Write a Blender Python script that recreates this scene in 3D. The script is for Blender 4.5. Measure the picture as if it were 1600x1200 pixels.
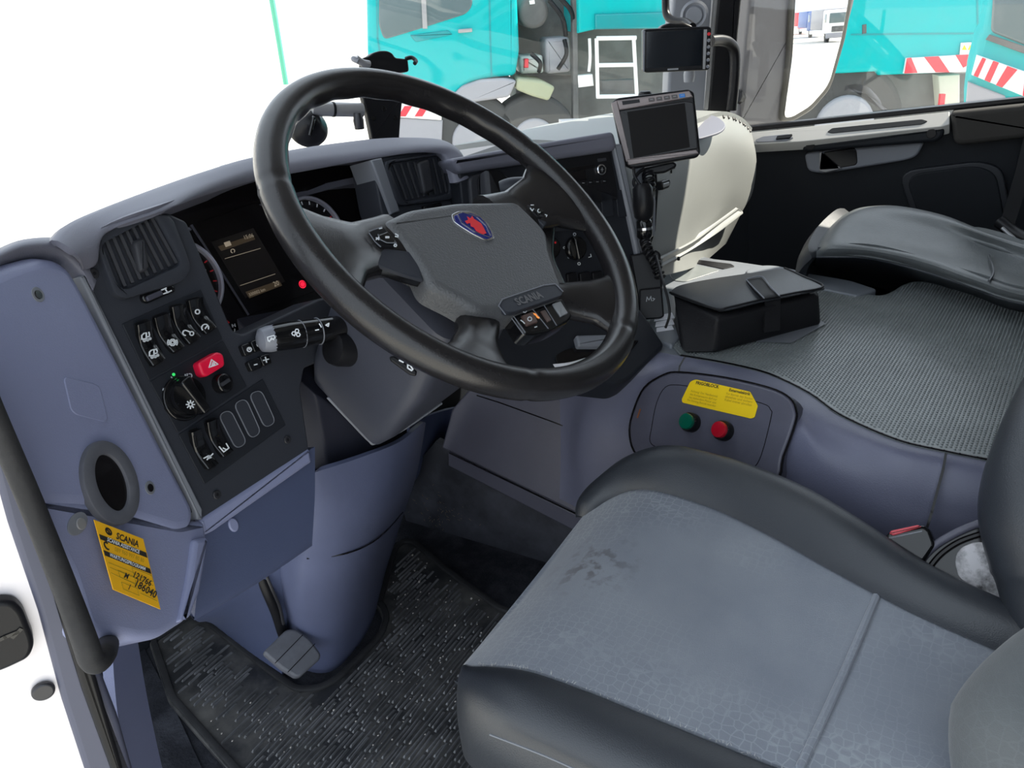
import bpy, bmesh, math, random
import numpy as np
from mathutils import Vector, Matrix
random.seed(7)
for o in list(bpy.data.objects): bpy.data.objects.remove(o)
S = bpy.context.scene
COL = S.collection

# ------------------------------------------------------------ camera, light, exposure
FPX = 1202.0
def nz(v): v = np.array(v, float); return v / np.linalg.norm(v)
_zup = -nz([130, 2370, FPX]); _n = nz([.52, -.556, -.648])
_b = _n - _n.dot(_zup) * _zup; _Y = -nz(_b); _X = np.cross(_Y, _zup)
M = np.array([_X, _Y, _zup])                    # camera axes -> world
EYE = np.array([0, 0, 1.05])                    # camera stands in the open driver's door, floor is z=0
cd = bpy.data.cameras.new('camera'); cam = bpy.data.objects.new('camera', cd); COL.objects.link(cam)
r3 = np.array([M[:, 0], -M[:, 1], -M[:, 2]]).T
mw = Matrix.Identity(4)
for i in range(3):
    for j in range(3): mw[i][j] = r3[i][j]
    mw[i][3] = EYE[i]
cam.matrix_world = mw
cd.sensor_width = 36; cd.lens = FPX / 1600 * 36; cd.clip_start = .02; cd.clip_end = 300
S.camera = cam
S.view_settings.view_transform = 'Standard'; S.view_settings.look = 'None'
S.view_settings.gamma = 1; S.view_settings.use_curve_mapping = False
S.view_settings.exposure = 0.30
W = bpy.data.worlds.new('sky'); S.world = W; W.use_nodes = True
bgn = W.node_tree.nodes['Background']; bgn.inputs[0].default_value = (.80, .90, 1.0, 1); bgn.inputs[1].default_value = 1.6
sd = bpy.data.lights.new('sun', 'SUN'); sd.energy = 9.0; sd.angle = .009; sd.color = (1, .94, .80)
sun = bpy.data.objects.new('sun', sd); COL.objects.link(sun)
sun.rotation_euler = Vector((.60, -.42, .72)).to_track_quat('Z', 'Y').to_euler()   # from the right rear, high

# ------------------------------------------------------------ geometry helpers
def ray(u, v): return M @ np.array([u - 800, v - 600, FPX])
def G(u, v, X=None, Y=None, Z=None, T=None):
    r = ray(u, v)
    if X is not None: t = X / r[0]
    elif Y is not None: t = Y / r[1]
    elif Z is not None: t = (Z - EYE[2]) / r[2]
    else: t = T / 1000.
    return EYE + r * t
class PL:
    """a real plane in the cab; reads photograph coordinates onto it"""
    def __init__(s, p, n, right=None):
        s.p = np.array(p, float); s.n = nz(n)
        if s.n.dot(EYE - s.p) < 0: s.n = -s.n
        if right is None: right = np.cross([0, 0, 1], s.n) if abs(s.n[2]) < .9 else [1, 0, 0]
        r = np.array(right, float); s.ex = nz(r - r.dot(s.n) * s.n); s.ey = np.cross(s.n, s.ex)
    @classmethod
    def three(c, a, b, d): a, b, d = map(lambda q: np.array(q, float), (a, b, d)); return c(a, np.cross(b - a, d - a))
    def l(s, u, v, h=0):
        r = ray(u, v); p0 = s.p + s.n * h
        q = EYE + r * ((p0 - EYE).dot(s.n) / r.dot(s.n)) - s.p
        return np.array([q.dot(s.ex), q.dot(s.ey)])
    def w(s, x, y, h=0): return s.p + s.ex * x + s.ey * y + s.n * h
    def px(s, u, v, h=0):
        a = s.l(u, v, h); return s.w(a[0], a[1], h)
    def up(s, h): q = PL(s.p + s.n * h, s.n); q.ex = s.ex; q.ey = s.ey; return q

def rnd(P, r, k=5):
    P = [np.array(p, float) for p in P]; out = []; n = len(P)
    for i in range(n):
        a, b, c = P[i - 1], P[i], P[(i + 1) % n]
        rr = r[i] if isinstance(r, (list, tuple)) else r
        d1 = a - b; d2 = c - b; l1 = np.linalg.norm(d1); l2 = np.linalg.norm(d2)
        t = min(rr, l1 * .48, l2 * .48)
        if t < 1e-6: out.append(b); continue
        s_ = b + d1 / l1 * t; e_ = b + d2 / l2 * t
        for j in range(k + 1):
            q = j / k; out.append((1 - q) ** 2 * s_ + 2 * q * (1 - q) * b + q * q * e_)
    return out
def spl(P, k=6, closed=True):
    P = [np.array(p, float) for p in P]; n = len(P); out = []
    rng = range(n) if closed else range(n - 1)
    for i in rng:
        if closed: p0, p1, p2, p3 = P[i - 1], P[i], P[(i + 1) % n], P[(i + 2) % n]
        else: p0, p1, p2, p3 = P[max(i - 1, 0)], P[i], P[i + 1], P[min(i + 2, n - 1)]
        for j in range(k):
            t = j / k
            out.append(.5 * ((2 * p1) + (-p0 + p2) * t + (2 * p0 - 5 * p1 + 4 * p2 - p3) * t * t + (-p0 + 3 * p1 - 3 * p2 + p3) * t ** 3))
    if not closed: out.append(P[-1])
    return out
def ell(cx, cy, a, b=None, ang=0, n=28):
    b = b or a; c, s = math.cos(ang), math.sin(ang)
    return [np.array([cx + a * math.cos(t) * c - b * math.sin(t) * s, cy + a * math.cos(t) * s + b * math.sin(t) * c]) for t in [2 * math.pi * i / n for i in range(n)]]
def area(P): return .5 * sum(P[i - 1][0] * P[i][1] - P[i][0] * P[i - 1][1] for i in range(len(P)))
def inset(P, d):
    n = len(P); out = []
    for i in range(n):
        a, b, c = P[i - 1], P[i], P[(i + 1) % n]
        e1 = b - a; e2 = c - b
        e1 = e1 / (np.linalg.norm(e1) + 1e-12); e2 = e2 / (np.linalg.norm(e2) + 1e-12)
        n1 = np.array([-e1[1], e1[0]]); n2 = np.array([-e2[1], e2[0]]); m = n1 + n2
        L = np.linalg.norm(m)
        m = n1 if L < 1e-6 else m / L
        out.append(b + m * d / max(.6, m.dot(n1)))
    return out

# ------------------------------------------------------------ objects
OFF = {}
def link(name, me, mat, parent=None, loc=None, smooth=True):
    o = bpy.data.objects.new(name, me); COL.objects.link(o)
    if mat: me.materials.append(mat)
    if parent is not None:
        L = OFF[parent]; o.parent = parent; OFF[o] = L
        me.transform(Matrix.Translation(-Vector(L)))
    else:
        if loc is None:
            vs = np.array([v.co[:] for v in me.vertices]); loc = ((vs.min(0) + vs.max(0)) / 2)
        L = Vector(loc); me.transform(Matrix.Translation(-L)); o.location = L; OFF[o] = L
    if smooth:
        for p in me.polygons: p.use_smooth = True
        try: me.set_sharp_from_angle(angle=math.radians(42))
        except Exception: pass
    return o
def bake(name, V, F, mat, parent=None, smooth=True, recalc=True):
    me = bpy.data.meshes.new(name); me.from_pydata([tuple(map(float, v)) for v in V], [], F)
    if recalc:
        bm = bmesh.new(); bm.from_mesh(me); bmesh.ops.recalc_face_normals(bm, faces=bm.faces); bm.to_mesh(me); bm.free()
    me.update(); return link(name, me, mat, parent, smooth=smooth)
def thing(name, label, cat, loc, group=None):
    o = bpy.data.objects.new(name, None); COL.objects.link(o); o.location = Vector([float(q) for q in loc]); o.empty_display_size = .05
    OFF[o] = Vector([float(q) for q in loc]); o['label'] = label; o['category'] = cat
    if group: o['group'] = group
    return o
def tag(o, label, cat, group=None):
    o['label'] = label; o['category'] = cat
    if group: o['group'] = group
    return o
def struct(o): o['kind'] = 'structure'; return o
def lab(o, s): o['label'] = s; return o

def slab_vf(pl, P, th, h=0., bev=.001, k=3, back=True):
    """P local 2-D outline; front face at height h, rounded edge, walls th deep"""
    if area(P) < 0: P = P[::-1]
    V = []; F = []; n = len(P)
    rings = [(0, h - th), (0, h - bev)] + [(bev * (1 - math.cos(math.pi / 2 * j / k)), h - bev + bev * math.sin(math.pi / 2 * j / k)) for j in range(1, k + 1)]
    for d, z in rings:
        Q = inset(P, d) if d else P
        V += [pl.w(q[0], q[1], z) for q in Q]
    for r in range(len(rings) - 1):
        for i in range(n):
            j = (i + 1) % n; F.append((r * n + i, r * n + j, (r + 1) * n + j, (r + 1) * n + i))
    F.append(tuple(range((len(rings) - 1) * n, len(rings) * n)))
    if back: F.append(tuple(reversed(range(n))))
    return V, F
def slab(name, pl, pts, th, mat, parent=None, h=0., bev=.001, r=0., smooth=False, loc2d=False, k=3, hp=None):
    """pts: photograph coordinates read on the plane at height h (or already local when loc2d)"""
    P = [np.array(p, float) for p in pts] if loc2d else [pl.l(u, v, h if hp is None else hp) for u, v in pts]
    if smooth: P = spl(P, smooth if isinstance(smooth, int) and smooth > 1 else 5)
    elif (r if not isinstance(r, (list, tuple)) else 1): P = rnd(P, r)
    V, F = slab_vf(pl, P, th, h, min(bev, th * .9), k)
    o = bake(name, V, F, mat, parent, recalc=False); n_ = len(o.data.polygons)
    for i_ in (n_ - 1, n_ - 2): o.data.polygons[i_].use_smooth = False
    return o
def disc(name, pl, u, v, rad, th, mat, parent=None, h=0., bev=.001, rad2=None, ang=0, n=28):
    c = pl.l(u, v, h); return slab(name, pl, ell(c[0], c[1], rad, rad2, ang, n), th, mat, parent, h, bev, loc2d=True)
def join_vf(L):
    V = []; F = []
    for v, f in L:
        b = len(V); V += list(v); F += [tuple(i + b for i in q) for q in f]
    return V, F
def ring(name, pl, Po, Pi, th, mat, parent=None, h=0., bev=.001, loc2d=True):
    """frame between two outlines with the same number of points"""
    if area(Po) < 0: Po = Po[::-1]
    if area(Pi) < 0: Pi = Pi[::-1]
    n = len(Po); V = []; F = []
    for P, s_ in ((Po, 1), (Pi, -1)):
        pass
    A = [(Po, h - th), (Po, h - bev), (inset(Po, bev * .3), h - bev * .3), (inset(Po, bev), h), (inset(Pi, -bev), h), (inset(Pi, -bev * .3), h - bev * .3), (Pi, h - bev), (Pi, h - th)]
    for P, z in A: V += [pl.w(q[0], q[1], z) for q in P]
    m = len(A)
    for r_ in range(m):
        for i in range(n):
            j = (i + 1) % n; r2 = (r_ + 1) % m
            F.append((r_ * n + i, r_ * n + j, r2 * n + j, r2 * n + i))
    return bake(name, V, F, mat, parent)
def resamp(row, n):
    row = [np.array(p, float) for p in row]
    if len(row) == 2: return [row[0] + (row[1] - row[0]) * i / n for i in range(n + 1)]
    m = len(row) - 1; out = []
    for i in range(n + 1):
        t = i / n * m; k = min(int(t), m - 1); q = t - k
        p0, p1, p2, p3 = row[max(k - 1, 0)], row[k], row[k + 1], row[min(k + 2, m)]
        out.append(.5 * ((2 * p1) + (-p0 + p2) * q + (2 * p0 - 5 * p1 + 4 * p2 - p3) * q * q + (-p0 + 3 * p1 - 3 * p2 + p3) * q ** 3))
    return out
def loft_grid(rows, nu=24, nv=16):
    R = [resamp(r, nu) for r in rows]
    C = [resamp([R[j][i] for j in range(len(R))], nv) for i in range(nu + 1)]
    return C  # [nu+1][nv+1]
def loft(name, rows, mat, parent=None, nu=24, nv=16, th=.004, flip=False, lin=False):
    """skin through rows of 3-D points, given real thickness away from the viewer"""
    if lin: C = [[np.array(rows[j][i], float) for j in range(len(rows))] for i in range(len(rows[0]))]; nu = len(rows[0]) - 1; nv = len(rows) - 1
    else: C = loft_grid(rows, nu, nv)
    A = np.array(C); N = np.zeros_like(A)
    du = np.gradient(A, axis=0); dv = np.gradient(A, axis=1); N = np.cross(du, dv); N /= (np.linalg.norm(N, axis=2, keepdims=True) + 1e-12)
    mid = A[(nu + 1) // 2, (nv + 1) // 2]
    sgn = np.sign((N * (EYE - A)).sum(2).mean()) or 1
    if flip: sgn = -sgn
    B = A - N * sgn * th
    V = [A[i, j] for i in range(nu + 1) for j in range(nv + 1)] + [B[i, j] for i in range(nu + 1) for j in range(nv + 1)]
    o_ = (nu + 1) * (nv + 1); ix = lambda i, j: i * (nv + 1) + j; F = []
    for i in range(nu):
        for j in range(nv):
            q = (ix(i, j), ix(i + 1, j), ix(i + 1, j + 1), ix(i, j + 1)); F.append(q); F.append(tuple(o_ + t for t in reversed(q)))
    bd = [ix(i, 0) for i in range(nu + 1)] + [ix(nu, j) for j in range(1, nv + 1)] + [ix(i, nv) for i in range(nu - 1, -1, -1)] + [ix(0, j) for j in range(nv - 1, 0, -1)]
    for a, b in zip(bd, bd[1:] + bd[:1]): F.append((a, a + o_, b + o_, b))
    return bake(name, V, F, mat, parent)
def tube_vf(P, rad, n=12, k=6, smooth=True, flat=1.0):
    P = [np.array(p, float) for p in P]; m0 = len(P)
    Q = spl(P, k, False) if smooth and m0 > 2 else P
    if isinstance(rad, (list, tuple)): R = np.interp(np.linspace(0, m0 - 1, len(Q)), range(m0), rad)
    else: R = [rad] * len(Q)
    V = []; F = []; t0 = nz(Q[1] - Q[0]); up = np.array([0, 0, 1.]) if abs(t0[2]) < .9 else np.array([1., 0, 0])
    a = nz(np.cross(t0, up))
    for i, p in enumerate(Q):
        t = nz(Q[min(i + 1, len(Q) - 1)] - Q[max(i - 1, 0)]); a = nz(a - a.dot(t) * t); b = np.cross(t, a)
        for j in range(n):
            q = 2 * math.pi * j / n; V.append(p + (a * math.cos(q) + b * math.sin(q) * flat) * R[i])
    for i in range(len(Q) - 1):
        for j in range(n):
            k2 = (j + 1) % n; F.append((i * n + j, i * n + k2, (i + 1) * n + k2, (i + 1) * n + j))
    F.append(tuple(reversed(range(n)))); F.append(tuple(range((len(Q) - 1) * n, len(Q) * n)))
    return V, F
def tube(name, P, rad, mat, parent=None, n=12, k=6, smooth=True, flat=1.0):
    V, F = tube_vf(P, rad, n, k, smooth, flat); return bake(name, V, F, mat, parent)
def box_vf(a, b):
    V = [(x, y, z) for x in (a[0], b[0]) for y in (a[1], b[1]) for z in (a[2], b[2])]
    return V, [(0, 1, 3, 2), (4, 6, 7, 5), (0, 4, 5, 1), (2, 3, 7, 6), (0, 2, 6, 4), (1, 5, 7, 3)]
def box(name, a, b, mat, parent=None, bev=0.):
    V, F = box_vf(a, b)
    if not bev: return bake(name, V, F, mat, parent)
    me = bpy.data.meshes.new(name); me.from_pydata([tuple(map(float, v)) for v in V], [], F)
    bm = bmesh.new(); bm.from_mesh(me); bmesh.ops.recalc_face_normals(bm, faces=bm.faces)
    bmesh.ops.bevel(bm, geom=bm.edges[:], offset=bev, segments=3, affect='EDGES', profile=.5); bm.to_mesh(me); bm.free()
    return link(name, me, mat, parent)
def revolve(name, c, ax, prof, mat, parent=None, n=28, xdir=None):
    """prof: (radius, height along ax)"""
    ax = nz(ax); a = nz(np.cross(ax, [0, 0, 1] if abs(ax[2]) < .9 else [1, 0, 0])); b = np.cross(ax, a); c = np.array(c, float)
    V = []; F = []
    for r_, z in prof:
        for j in range(n): q = 2 * math.pi * j / n; V.append(c + ax * z + (a * math.cos(q) + b * math.sin(q)) * r_)
    for i in range(len(prof) - 1):
        for j in range(n): k2 = (j + 1) % n; F.append((i * n + j, i * n + k2, (i + 1) * n + k2, (i + 1) * n + j))
    F.append(tuple(reversed(range(n)))); F.append(tuple(range((len(prof) - 1) * n, len(prof) * n)))
    return bake(name, V, F, mat, parent)
def prism_pts(name, bot, top, m, parent, bev=.008):
    n = len(bot); V = list(bot) + list(top); F = [tuple(range(n)), tuple(reversed(range(n, 2 * n)))] + [(i, i + n, (i + 1) % n + n, (i + 1) % n) for i in range(n)]
    me = bpy.data.meshes.new(name); me.from_pydata([tuple(map(float, v)) for v in V], [], F)
    bm = bmesh.new(); bm.from_mesh(me); bmesh.ops.recalc_face_normals(bm, faces=bm.faces)
    bmesh.ops.bevel(bm, geom=bm.edges[:], offset=bev, segments=3, affect='EDGES', profile=.6); bm.to_mesh(me); bm.free(); return link(name, me, m, parent)
def strokes(name, pl, lines, w, mat, parent=None, h=.0006, th=.0008, loc2d=False, closed=False):
    """raised ribbons: icons, seams, printed rules"""
    L = []
    for ln in lines:
        P = [np.array(p, float) for p in ln] if loc2d else [pl.l(u, v, h) for u, v in ln]
        for a, b in zip(P, P[1:]):
            d = b - a; l_ = np.linalg.norm(d)
            if l_ < 1e-7: continue
            d = d / l_; nn = np.array([-d[1], d[0]]) * w / 2; a2 = a - d * w * .35; b2 = b + d * w * .35
            Q = [a2 - nn, b2 - nn, b2 + nn, a2 + nn]
            V = [pl.w(q[0], q[1], h) for q in Q] + [pl.w(q[0], q[1], h - th) for q in Q]
            L.append((V, [(0, 1, 2, 3), (7, 6, 5, 4), (0, 4, 5, 1), (1, 5, 6, 2), (2, 6, 7, 3), (3, 7, 4, 0)]))
    V, F = join_vf(L); return bake(name, V, F, mat, parent, smooth=False)
def text(name, pl, s, p0, p1, mat, parent=None, h=.0006, th=.0004, ratio=None, bold=0., loc2d=False, shear=0.):
    """lettering running from p0 to p1 (baseline)"""
    a = np.array(p0, float) if loc2d else pl.l(*p0, h); b = np.array(p1, float) if loc2d else pl.l(*p1, h)
    cu = bpy.data.curves.new(name, 'FONT'); cu.body = s; cu.size = 1; cu.offset = bold; cu.extrude = 0; cu.resolution_u = 2; cu.shear = shear
    ob = bpy.data.objects.new('tmp', cu); COL.objects.link(ob); bpy.context.view_layer.update()
    me = bpy.data.meshes.new_from_object(ob.evaluated_get(bpy.context.evaluated_depsgraph_get()))
    bpy.data.objects.remove(ob); me.name = name
    vs = np.array([v.co[:] for v in me.vertices]); x0, x1 = vs[:, 0].min(), vs[:, 0].max()
    d = b - a; wl = np.linalg.norm(d); d = d / wl; e = np.array([-d[1], d[0]]); sc = wl / (x1 - x0); sy = sc * (ratio or 1)
    me2V = []
    for v in vs:
        q = a + d * (v[0] - x0) * sc + e * v[1] * sy; me2V.append(pl.w(q[0], q[1], h))
    for v, c in zip(me.vertices, me2V): v.co = Vector([float(t) for t in c])
    return link(name, me, mat, parent, smooth=False)

# ------------------------------------------------------------ materials
MT = {}
def mat(name, col, rough=.5, metal=0., bump=0., bscale=400., emis=None, es=1., spec=.5, var=0., vscale=8., coat=0., dist=.0006, vcol=None):
    m = bpy.data.materials.new(name); m.use_nodes = True; nt = m.node_tree; b = nt.nodes['Principled BSDF']
    c4 = (*col, 1); b.inputs['Base Color'].default_value = c4; b.inputs['Roughness'].default_value = rough; b.inputs['Metallic'].default_value = metal
    b.inputs['Specular IOR Level'].default_value = spec; b.inputs['Coat Weight'].default_value = coat
    tc = nt.nodes.new('ShaderNodeTexCoord')
    if var:
        nzt = nt.nodes.new('ShaderNodeTexNoise'); nzt.inputs['Scale'].default_value = vscale; nzt.inputs['Detail'].default_value = 6; nzt.inputs['Roughness'].default_value = .65
        nt.links.new(tc.outputs['Object'], nzt.inputs['Vector'])
        mr = nt.nodes.new('ShaderNodeMapRange'); mr.inputs[1].default_value = .42; mr.inputs[2].default_value = .72
        mx = nt.nodes.new('ShaderNodeMix'); mx.data_type = 'RGBA'; mx.inputs[6].default_value = c4
        vc = vcol or tuple(min(1, q * (1 + var) + .01 * var) for q in col); mx.inputs[7].default_value = (*vc, 1)
        nt.links.new(nzt.outputs[0], mr.inputs[0]); nt.links.new(mr.outputs[0], mx.inputs[0]); nt.links.new(mx.outputs[2], b.inputs['Base Color'])
    if bump:
        n1 = nt.nodes.new('ShaderNodeTexNoise'); n1.inputs['Scale'].default_value = bscale; n1.inputs['Detail'].default_value = 2
        nt.links.new(tc.outputs['Object'], n1.inputs['Vector'])
        bp = nt.nodes.new('ShaderNodeBump'); bp.inputs['Strength'].default_value = bump; bp.inputs['Distance'].default_value = dist
        nt.links.new(n1.outputs[0], bp.inputs['Height']); nt.links.new(bp.outputs[0], b.inputs['Normal'])
    if emis: b.inputs['Emission Color'].default_value = (*emis, 1); b.inputs['Emission Strength'].default_value = es
    MT[name] = m; return m
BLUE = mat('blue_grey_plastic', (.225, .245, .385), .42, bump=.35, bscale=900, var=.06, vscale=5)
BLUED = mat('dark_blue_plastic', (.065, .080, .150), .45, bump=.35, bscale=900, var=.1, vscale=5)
HOODM = mat('hood_plastic', (.145, .146, .185), .5, bump=.4, bscale=900)
FASC = mat('fascia_plastic', (.018, .020, .026), .45, bump=.3, bscale=1100, spec=.22)
FASC2 = mat('fascia_grey_plastic', (.035, .038, .048), .42, bump=.3, bscale=1100, spec=.22)
BLK = mat('black_plastic', (.010, .010, .012), .35, spec=.22)
GLOSS = mat('gloss_black', (.006, .006, .007), .12)
VENTM = mat('vent_plastic', (.040, .041, .048), .38, spec=.22)
RUB = mat('rubber', (.022, .022, .024), .6, bump=.5, bscale=300, var=.5, vscale=14, spec=.22)
GROM = mat('grey_rubber', (.085, .088, .105), .6, var=.3, vscale=20)
LEATH = mat('wheel_leather', (.013, .012, .013), .26, bump=.25, bscale=700, var=.25, vscale=30)
PADM = mat('wheel_pad_plastic', (.088, .090, .095), .42, bump=.9, bscale=420, dist=.001)
COLM = mat('column_plastic', (.042, .045, .062), .5, bump=.3, bscale=900)
STALK = mat('stalk_plastic', (.030, .032, .040), .38)
STALKT = mat('stalk_tip', (.22, .23, .27), .4)
WHT = mat('white_print', (.75, .78, .82), .5)
WHTD = mat('faint_white_print', (.28, .29, .31), .5)
GRNL = mat('green_light', (.02, .3, .05), .4, emis=(.05, .9, .2), es=.6)
REDB = mat('hazard_red', (.80, .008, .05), .35)
REDT = mat('red_print', (.7, .02, .03), .5)
REDL = mat('warning_lamp_red', (.6, .0, .02), .4, emis=(1, .02, .06), es=.9)
CHR = mat('chrome', (.75, .76, .80), .18, 1.)
RINGM = mat('gauge_ring', (.55, .55, .66), .3, .6)
SCR = mat('dark_screen', (.008, .007, .008), .15, coat=.1, spec=.22)
LCD = mat('lcd_lit', (.02, .015, .01), .3, emis=(.42, .30, .18), es=.055)
LCDT = mat('lcd_text', (.1, .1, .1), .3, emis=(.75, .62, .45), es=.25)
MATP = mat('tunnel_mat', (.17, .185, .188), .33, var=.35, vscale=7)
TUN = mat('tunnel_plastic', (.085, .084, .115), .42, bump=.5, bscale=600, var=.12, vscale=9)
TUNB = mat('tunnel_blue_plastic', (.125, .130, .190), .42, bump=.5, bscale=600, var=.1, vscale=9)
TUNG = mat('tunnel_grey_edge', (.17, .185, .21), .4, bump=.3, bscale=800)
COVER = mat('cover_plate', (.075, .075, .105), .42, bump=.4, bscale=700, var=.2, vscale=12)
YEL = mat('yellow_sticker', (.88, .60, .0), .45)
YEL2 = mat('orange_sticker', (.85, .44, .01), .45)
PRB = mat('black_print', (.02, .018, .015), .6)
PRF = mat('faint_print', (.42, .27, .01), .6)
GREENB = mat('green_button', (.0, .10, .06), .18, coat=.6)
REDBT = mat('red_button', (.45, .005, .02), .18, coat=.6)
SEATL = mat('seat_leather', (.026, .030, .038), .40, bump=.6, bscale=800, dist=.0006, spec=.6)
SEATL2 = mat('passenger_leather', (.085, .093, .097), .42, bump=.5, bscale=330, dist=.001, var=.4, vscale=5)
STITCH = mat('stitching', (.16, .17, .19), .7)
FLR = mat('floor_carpet', (.014, .015, .020), .9, bump=.6, bscale=200, var=1.5, vscale=12, dist=.003, spec=.22)
MATR = mat('rubber_floor_mat', (.020, .021, .024), .42, var=2.6, vscale=9, bump=.4, bscale=60, dist=.002, vcol=(.12, .115, .11))
DIRT = mat('grit', (.42, .39, .36), .8)
PEDAL = mat('pedal_rubber', (.085, .088, .105), .6, var=.3, vscale=30)
STEEL = mat('painted_steel', (.03, .03, .035), .35, .2)
BODYW = mat('cab_white_paint', (.78, .74, .76), .3)
DOORD = mat('door_trim_dark', (.012, .014, .018), .6, bump=.3, bscale=600, spec=.22)
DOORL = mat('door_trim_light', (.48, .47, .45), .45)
DASHP = mat('passenger_dash', (.25, .26, .255), .5, bump=.3, bscale=700)
DASHG = mat('glovebox_plastic', (.15, .165, .175), .5, bump=.3, bscale=700)
GREYP = mat('grey_trim', (.19, .20, .23), .45)
PAPER = mat('paper', (.75, .75, .8), .6)
BEIGE = mat('nav_front', (.24, .20, .20), .35)
BAGM = mat('bag_leather', (.012, .012, .014), .5, bump=.6, bscale=500, spec=.22)
BAGF = mat('bag_flap', (.030, .034, .040), .4, bump=.5, bscale=500)
SILV = mat('silver_plastic', (.33, .33, .34), .35, .4)
ROOFM = mat('headliner', (.16, .155, .15), .9)
BELT = mat('belt_web', (.02, .02, .022), .7, spec=.22)
REDBK = mat('buckle_red', (.62, .07, .09), .4)
TEAL = mat('teal_paint', (.0, .37, .385), .4, spec=.2)
TEALD = mat('teal_paint_dark', (.0, .24, .26), .4)
CONC = mat('yard_concrete', (.60, .58, .54), .9, var=.15, vscale=.4)
BLDG = mat('white_wall', (.85, .85, .85), .8)
GRPOST = mat('green_post', (.10, .42, .28), .5)
TYRE = mat('tyre', (.05, .05, .05), .8)
UNDER = mat('chassis_dark', (.10, .10, .10), .7, var=.6, vscale=2, spec=.22)
GREYB = mat('fender_grey', (.30, .30, .33), .5)
WHP = mat('white_paint', (.8, .8, .8), .4)
REDP = mat('red_reflective', (.75, .03, .05), .4)
DGL = mat('dark_glass', (.10, .14, .15), .08)
BLUEP = mat('blue_paint', (.03, .10, .35), .4)
# worn seat cloth: small hexagon print, faded patches, stains
def cloth(name, c1, c2, line, stain=None):
    m = bpy.data.materials.new(name); m.use_nodes = True; nt = m.node_tree; b = nt.nodes['Principled BSDF']; b.inputs['Roughness'].default_value = .85
    b.inputs['Sheen Weight'].default_value = .25
    N = lambda t: nt.nodes.new('ShaderNode' + t); L = nt.links.new
    tc = N('TexCoord'); vo = N('TexVoronoi'); vo.feature = 'DISTANCE_TO_EDGE'; vo.inputs['Scale'].default_value = 100; vo.inputs['Randomness'].default_value = .45
    L(tc.outputs['Object'], vo.inputs['Vector'])
    n1 = N('TexNoise'); n1.inputs['Scale'].default_value = 7; n1.inputs['Detail'].default_value = 5; L(tc.outputs['Object'], n1.inputs['Vector'])
    n2 = N('TexNoise'); n2.inputs['Scale'].default_value = 900; n2.inputs['Detail'].default_value = 1; L(tc.outputs['Object'], n2.inputs['Vector'])
    mr = N('MapRange'); mr.inputs[1].default_value = .35; mr.inputs[2].default_value = .65; L(n1.outputs[0], mr.inputs[0])
    mx = N('Mix'); mx.data_type = 'RGBA'; mx.inputs[6].default_value = (*c1, 1); mx.inputs[7].default_value = (*c2, 1); L(mr.outputs[0], mx.inputs[0])
    ln = N('MapRange'); ln.inputs[1].default_value = .0; ln.inputs[2].default_value = .09; ln.inputs[3].default_value = .5; ln.inputs[4].default_value = 0; L(vo.outputs[0], ln.inputs[0])
    n3 = N('TexNoise'); n3.inputs['Scale'].default_value = 4.; L(tc.outputs['Object'], n3.inputs['Vector'])
    m3 = N('MapRange'); m3.inputs[1].default_value = .42; m3.inputs[2].default_value = .6; L(n3.outputs[0], m3.inputs[0])
    mu = N('Math'); mu.operation = 'MULTIPLY'; L(ln.outputs[0], mu.inputs[0]); L(m3.outputs[0], mu.inputs[1])
    m2 = N('Mix'); m2.data_type = 'RGBA'; L(mu.outputs[0], m2.inputs[0]); L(mx.outputs[2], m2.inputs[6]); m2.inputs[7].default_value = (*line, 1)
    last = m2.outputs[2]
    if stain is not None:
        sp, sr = stain
        vm = N('VectorMath'); vm.operation = 'DISTANCE'; L(tc.outputs['Object'], vm.inputs[0]); vm.inputs[1].default_value = sp
        n4 = N('TexNoise'); n4.inputs['Scale'].default_value = 55; n4.inputs['Detail'].default_value = 3; L(tc.outputs['Object'], n4.inputs['Vector'])
        a = N('MapRange'); a.inputs[1].default_value = sr; a.inputs[2].default_value = sr * .2; L(vm.outputs['Value'], a.inputs[0])
        c = N('MapRange'); c.inputs[1].default_value = .50; c.inputs[2].default_value = .62; c.inputs[4].default_value = .8; L(n4.outputs[0], c.inputs[0])
        mm = N('Math'); mm.operation = 'MULTIPLY'; L(a.outputs[0], mm.inputs[0]); L(c.outputs[0], mm.inputs[1])
        m4 = N('Mix'); m4.data_type = 'RGBA'; L(mm.outputs[0], m4.inputs[0]); L(last, m4.inputs[6]); m4.inputs[7].default_value = (.085, .075, .08, 1); last = m4.outputs[2]
    L(last, b.inputs['Base Color'])
    bp = N('Bump'); bp.inputs['Strength'].default_value = .5; bp.inputs['Distance'].default_value = .0006; L(n2.outputs[0], bp.inputs['Height']); L(bp.outputs[0], b.inputs['Normal'])
    return m
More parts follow.
